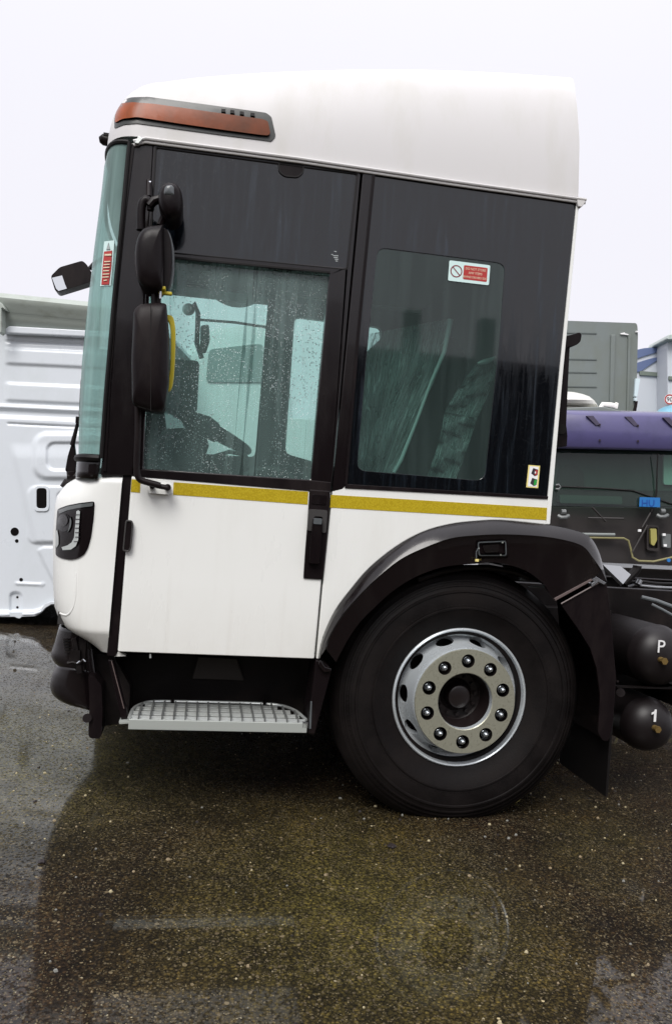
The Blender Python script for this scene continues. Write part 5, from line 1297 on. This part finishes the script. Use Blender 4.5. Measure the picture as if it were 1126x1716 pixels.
qplate('side_lamp_rail', [(1063,666),(1068,667),(1067,671),(1063,671)], DG-0.05, mat('pale_rail'), GB, 0.05)
qplate('rail_hanger', [(1066,672),(1069,672),(1066,690),(1062,690)], DG-0.05, blackp, GB, 0.05)
for xx in (830, 1010): MB().box(Q(xx,1000,DG+1.2), (0.3,1.6,0.3)).build('chassis_block', dark, GB)
q0 = GB.location; MB().box((q0.x, q0.y+1.2, 0.45), (2.2,2.0,0.9)).build('running_gear', dark, GB)

# ---- white roof just over the lorry
WR_ = empty('white_van', Q(975,900,10.4)); WR_.location.z = 0
tag(WR_, 'small cream-white domed vehicle roof showing between black cab and purple visor', 'van')
dm = []
for y, o in ((684,0.5),(680,0.3),(676,0.05),(670,0.0),(663,0.06),(659,0.25),(657,0.6)):
    wd = interp([(657,20),(659,30),(663,42),(670,51),(676,54),(684,56)], y)
    dm.append([Q(948+wd*math.sin(a), y+(3 if abs(a)>1.3 else 0)-3*math.cos(a)+2, 10.4+o+0.6*(1-math.cos(a))) for a in [(-90+i*10)*math.pi/180 for i in range(19)]])
MB().grid(dm).build('roof', mat('cream_paint', (0.75,0.75,0.70), 0.35), WR_, smooth=True)
q0 = Q(948,690,11.3); MB().box((q0.x, q0.y, q0.z/2), (0.85,1.2,q0.z)).build('body', mat('cream_paint'), WR_, bevel=0.05)
MB().tube([Q(1003,688,10.0),Q(1010,677,10.0),Q(1024,678,10.0),Q(1032,680,10.0)], 0.03, 8).tube([Q(1032,684,10.0),Q(1034,676,10.0),Q(1031,676,10.0)], 0.02, 6).build('roof_horn', mat('cream_paint'), WR_, smooth=True)

# ---- far right: white lorry with blue sweeps, and pale blue car roof
DW = 15.0
WT = empty('white_lorry', Q(1110,1000,DW)); WT.location.z = 0
tag(WT, 'far white lorry with two blue sweeps and a round speed sticker at the right edge', 'lorry')
wl_m = mat('far_white', (0.55,0.58,0.62), 0.5)
qplate('body_side', sp2([(1060,600),(1066,586),(1080,583),(1100,582),(1118,582)],3)+[(1300,590),(1300,900),(1040,900),(1056,640)], DW, wl_m, WT, 2.4, 0.05)
blu = mat('sweep_blue', (0.11,0.15,0.28), 0.45)
qplate('blue_sweep', sp2([(1066,586),(1080,583),(1100,582),(1120,582)],3)+sp2([(1120,582),(1100,590),(1080,596),(1066,601)],3)[1:], DW-0.03, blu, WT, 0.03)
qplate('blue_sweep', sp2([(1066,608),(1085,602),(1105,597),(1118,592)],3)+sp2([(1118,592),(1105,601),(1085,614),(1073,622),(1066,622)],3)[1:], DW-0.03, blu, WT, 0.03)
qplate('dark_band', [(1072,621),(1107,624),(1110,631),(1072,628)], DW-0.04, mat('band_green', (0.16,0.19,0.16), 0.5), WT, 0.04, 0.01)
qplate('cab_corner', sp2([(1118,582),(1119,572),(1119,568)],2)+[(1170,568),(1170,760),(1120,760)], DW-0.5, wl_m, WT, 0.8, 0.05)
qplate('roof_cap', [(1118,566),(1121,560),(1170,556),(1170,567),(1119,568)], DW-0.7, mat('cap_grey', (0.45,0.50,0.48), 0.5), WT, 0.9, 0.04)
qplate('dark_band', [(1121,630),(1170,632),(1170,637),(1121,636)], DW-0.54, mat('band_green'), WT, 0.04)
sg = MB().use(printwh); cc = Q(1122,669,DW-0.56)
n = 24
sg.add([cc + c_r*0.10*math.cos(2*math.pi*i/n) - c_d*0.10*math.sin(2*math.pi*i/n) for i in range(n)], [tuple(range(n))])
sg.use(printred); vs = []
for i in range(n):
    for r_ in (0.095, 0.072): vs.append(cc - c_f*0.004 + c_r*r_*math.cos(2*math.pi*i/n) - c_d*r_*math.sin(2*math.pi*i/n))
sg.add(vs, [(2*k, 2*k+1, (2*k+3) % (2*n), (2*k+2) % (2*n)) for k in range(n)])
sg.use(printblk).text('90', cc - c_f*0.006 + c_d*0.04, c_r, -c_d, 0.12); sg.build('speed_roundel', None, WT)
q0 = WT.location
for dx_ in (-0.2, 1.6): MB().tube([(q0.x+dx_,q0.y+0.1,0.5),(q0.x+dx_,q0.y+0.5,0.5)], 0.5, 24).build('wheel', tyrem, WT)
PV = empty('panel_van', Q(490,1000,9.5)); PV.location.z = 0
tag(PV, 'pale panel van seen only through the wet cab windows', 'van')
pvm = mat('van_pale', (0.70,0.74,0.74), 0.4)
qplate('body', rnd([(270,985),(270,640),(332,566),(352,552),(450,540),(470,600),(478,700),(700,712),(700,985)], 14, 4), 9.5, pvm, PV, 2.0, 0.04)
qplate('side_window', rnd([(345,640),(350,585),(440,575),(445,640)], 8, 3), 9.48, mat('van_glass', (0.20,0.25,0.24), 0.1), PV, 0.03)
for x in (330, 640):
    q = Q(x,960,9.6); MB().tube([(q.x,q.y-0.1,0.36),(q.x,q.y+0.15,0.36)], 0.36, 28).build('wheel', tyrem, PV, smooth=True)
BC = empty('blue_car', Q(1135,1000,12.5)); BC.location.z = 0
tag(BC, 'pale sky-blue domed roof peeping over the purple visor at the right edge', 'van')
dm = []
for y, o in ((705,0.5),(697,0.1),(690,0.0),(684,0.1),(680,0.4),(678,0.9)):
    wd = interp([(678,18),(680,26),(684,34),(690,40),(697,46),(705,50)], y)
    dm.append([Q(1138+wd*math.sin(a), y+2-2*math.cos(a), 12.5+o+0.6*(1-math.cos(a))) for a in [(-90+i*10)*math.pi/180 for i in range(19)]])
bcm = mat('sky_blue_paint', (0.16,0.42,0.55), 0.3)
MB().grid(dm).build('roof', bcm, BC, smooth=True)
q1 = Q(1138,710,13.2); MB().box((q1.x,q1.y,q1.z/2), (0.9,1.2,q1.z)).build('body', bcm, BC, bevel=0.05)

# ---- behind the viewer: what the glass and paint mirror, a long low warehouse
WHS = empty('warehouse', (0,-17,0)); tag(WHS, 'long low dark warehouse across the yard, seen only mirrored in the black glass', 'building')
whm = mat('dark_cladding', (0.045,0.036,0.034), 0.7)
MB().box((-6,-18,2.5), (34,6,5.0)).build('wall', whm, WHS)
MB().box((-6,-18,5.1), (34.6,6.6,0.2)).build('roof', mat('roof_sheet', (0.06,0.05,0.05), 0.6), WHS)
for x in (-19,-13,-7,-1,5):
    MB().box((x,-14.98,1.6), (3.4,0.06,3.2)).build('roller_door', mat('door_sheet', (0.07,0.06,0.055), 0.5), WHS)
for x in (2.6, 4.4, 6.2):
    MB().box((x,-14.2,3.0), (0.35,0.35,6.0)).build('post', whm, WHS)

hg = MB(); rgh = random.Random(5)
for k in range(26):
    x = 13.5+k*1.25; r_ = rgh.uniform(0.9,1.7); 
    hg.lathe([(0.0,-r_),(r_*0.6,-r_*0.8),(r_,-0.1),(r_*0.85,0.5*r_),(r_*0.4,r_*0.9),(0,r_)], (x, -17+rgh.uniform(-1,1), r_*0.9+rgh.uniform(0,0.5)), 10)
ho = hg.build('hedge', mat('hedge_green', (0.02,0.028,0.012), 0.8), None, smooth=True); tag(ho, 'ragged dark hedge across the yard, seen only mirrored in the glass of the parked lorry', 'hedge', kind='stuff')
# ---- small things on the ground
def stone(px_, py_, r_, m_, name, label):
    q = PZ(px_, py_, 0); bm = bmesh.new(); bmesh.ops.create_icosphere(bm, subdivisions=2, radius=r_)
    rg = random.Random(int(px_))
    for v in bm.verts: v.co *= rg.uniform(0.75, 1.15); v.co.z *= 0.5
    me = bpy.data.meshes.new(name); bm.to_mesh(me); bm.free(); me.materials.append(m_)
    o = bpy.data.objects.new(name, me); COL.objects.link(o); o.location = (q.x, q.y, r_*0.35); tag(o, label, 'stone'); return o
stone(656,1421,0.017, mat('dark_stone', (0.015,0.010,0.010), 0.6), 'stone', 'flat dark stone lying in front of the big wheel, beside the olive wet patch')
stone(70,1447,0.013, mat('dark_stone'), 'stone', 'small black stone at the left edge of the wet yard, above the puddle line')
stone(59,1344,0.008, mat('dark_stone'), 'stone', 'tiny black pebble on the pale wet asphalt left of the step')
lf = MB(); q = PZ(868,1340,0.012)
lv = [(0,-0.022),(0.012,-0.012),(0.015,0.004),(0.008,0.016),(0,0.026),(-0.009,0.014),(-0.013,0.0),(-0.010,-0.012)]
Mz = Matrix.Rotation(R(-50),3,'Z') @ Matrix.Rotation(R(35),3,'X')
top_ = [q + Mz @ Vector((a,b,0.004*abs(a)/0.01)) for a, b in lv]; cen = q + Mz @ Vector((0,0,-0.002))
lf.add(top_+[cen], [(i,(i+1)%8,8) for i in range(8)])
lo = lf.build('fallen_leaf', mat('leaf_yellow', (0.50,0.42,0.14), 0.6), None, smooth=True, solid=0.0008); tag(lo, 'small curled yellow leaf on the ground beside the big tyre', 'leaf')
# loose grit scattered on the asphalt
gr = MB(); rg = random.Random(11)
gmats = [mat('grit_cream', (0.42,0.36,0.22), 0.6), mat('grit_tan', (0.26,0.20,0.12), 0.6), mat('grit_grey', (0.20,0.20,0.18), 0.6), mat('dark_stone')]
for _ in range(1500):
    x = rg.uniform(-1.4, 3.2); y = -3.14 + 1.2 + (rg.random()**0.7)*4.0
    if rg.random() < 0.35: x = rg.uniform(0.9,3.2)
    r_ = rg.choice((0.0025,0.003,0.0035,0.005,0.007))*rg.uniform(0.8,1.2)
    gr.use(rg.choice(gmats)); a = rg.uniform(0,6.28)
    p = [Vector((x+r_*k_*math.cos(a+t), y+r_*k2*math.sin(a+t), 0)) for t, k_, k2 in ((0,1.2,0.8),(1.9,0.9,0.9),(3.3,1.1,0.7),(4.7,0.8,1.0))]
    gr.add([v+Vector((0,0,-0.001)) for v in p]+[v.lerp(Vector((x,y,0)),0.4)+Vector((0,0,r_*0.7)) for v in p], [(4,5,6,7),(0,1,5,4),(1,2,6,5),(2,3,7,6),(3,0,4,7)])
go = gr.build('loose_grit', None, None, fixn=False); tag(go, 'loose pale and dark grit scattered over the wet asphalt', 'grit', kind='stuff')
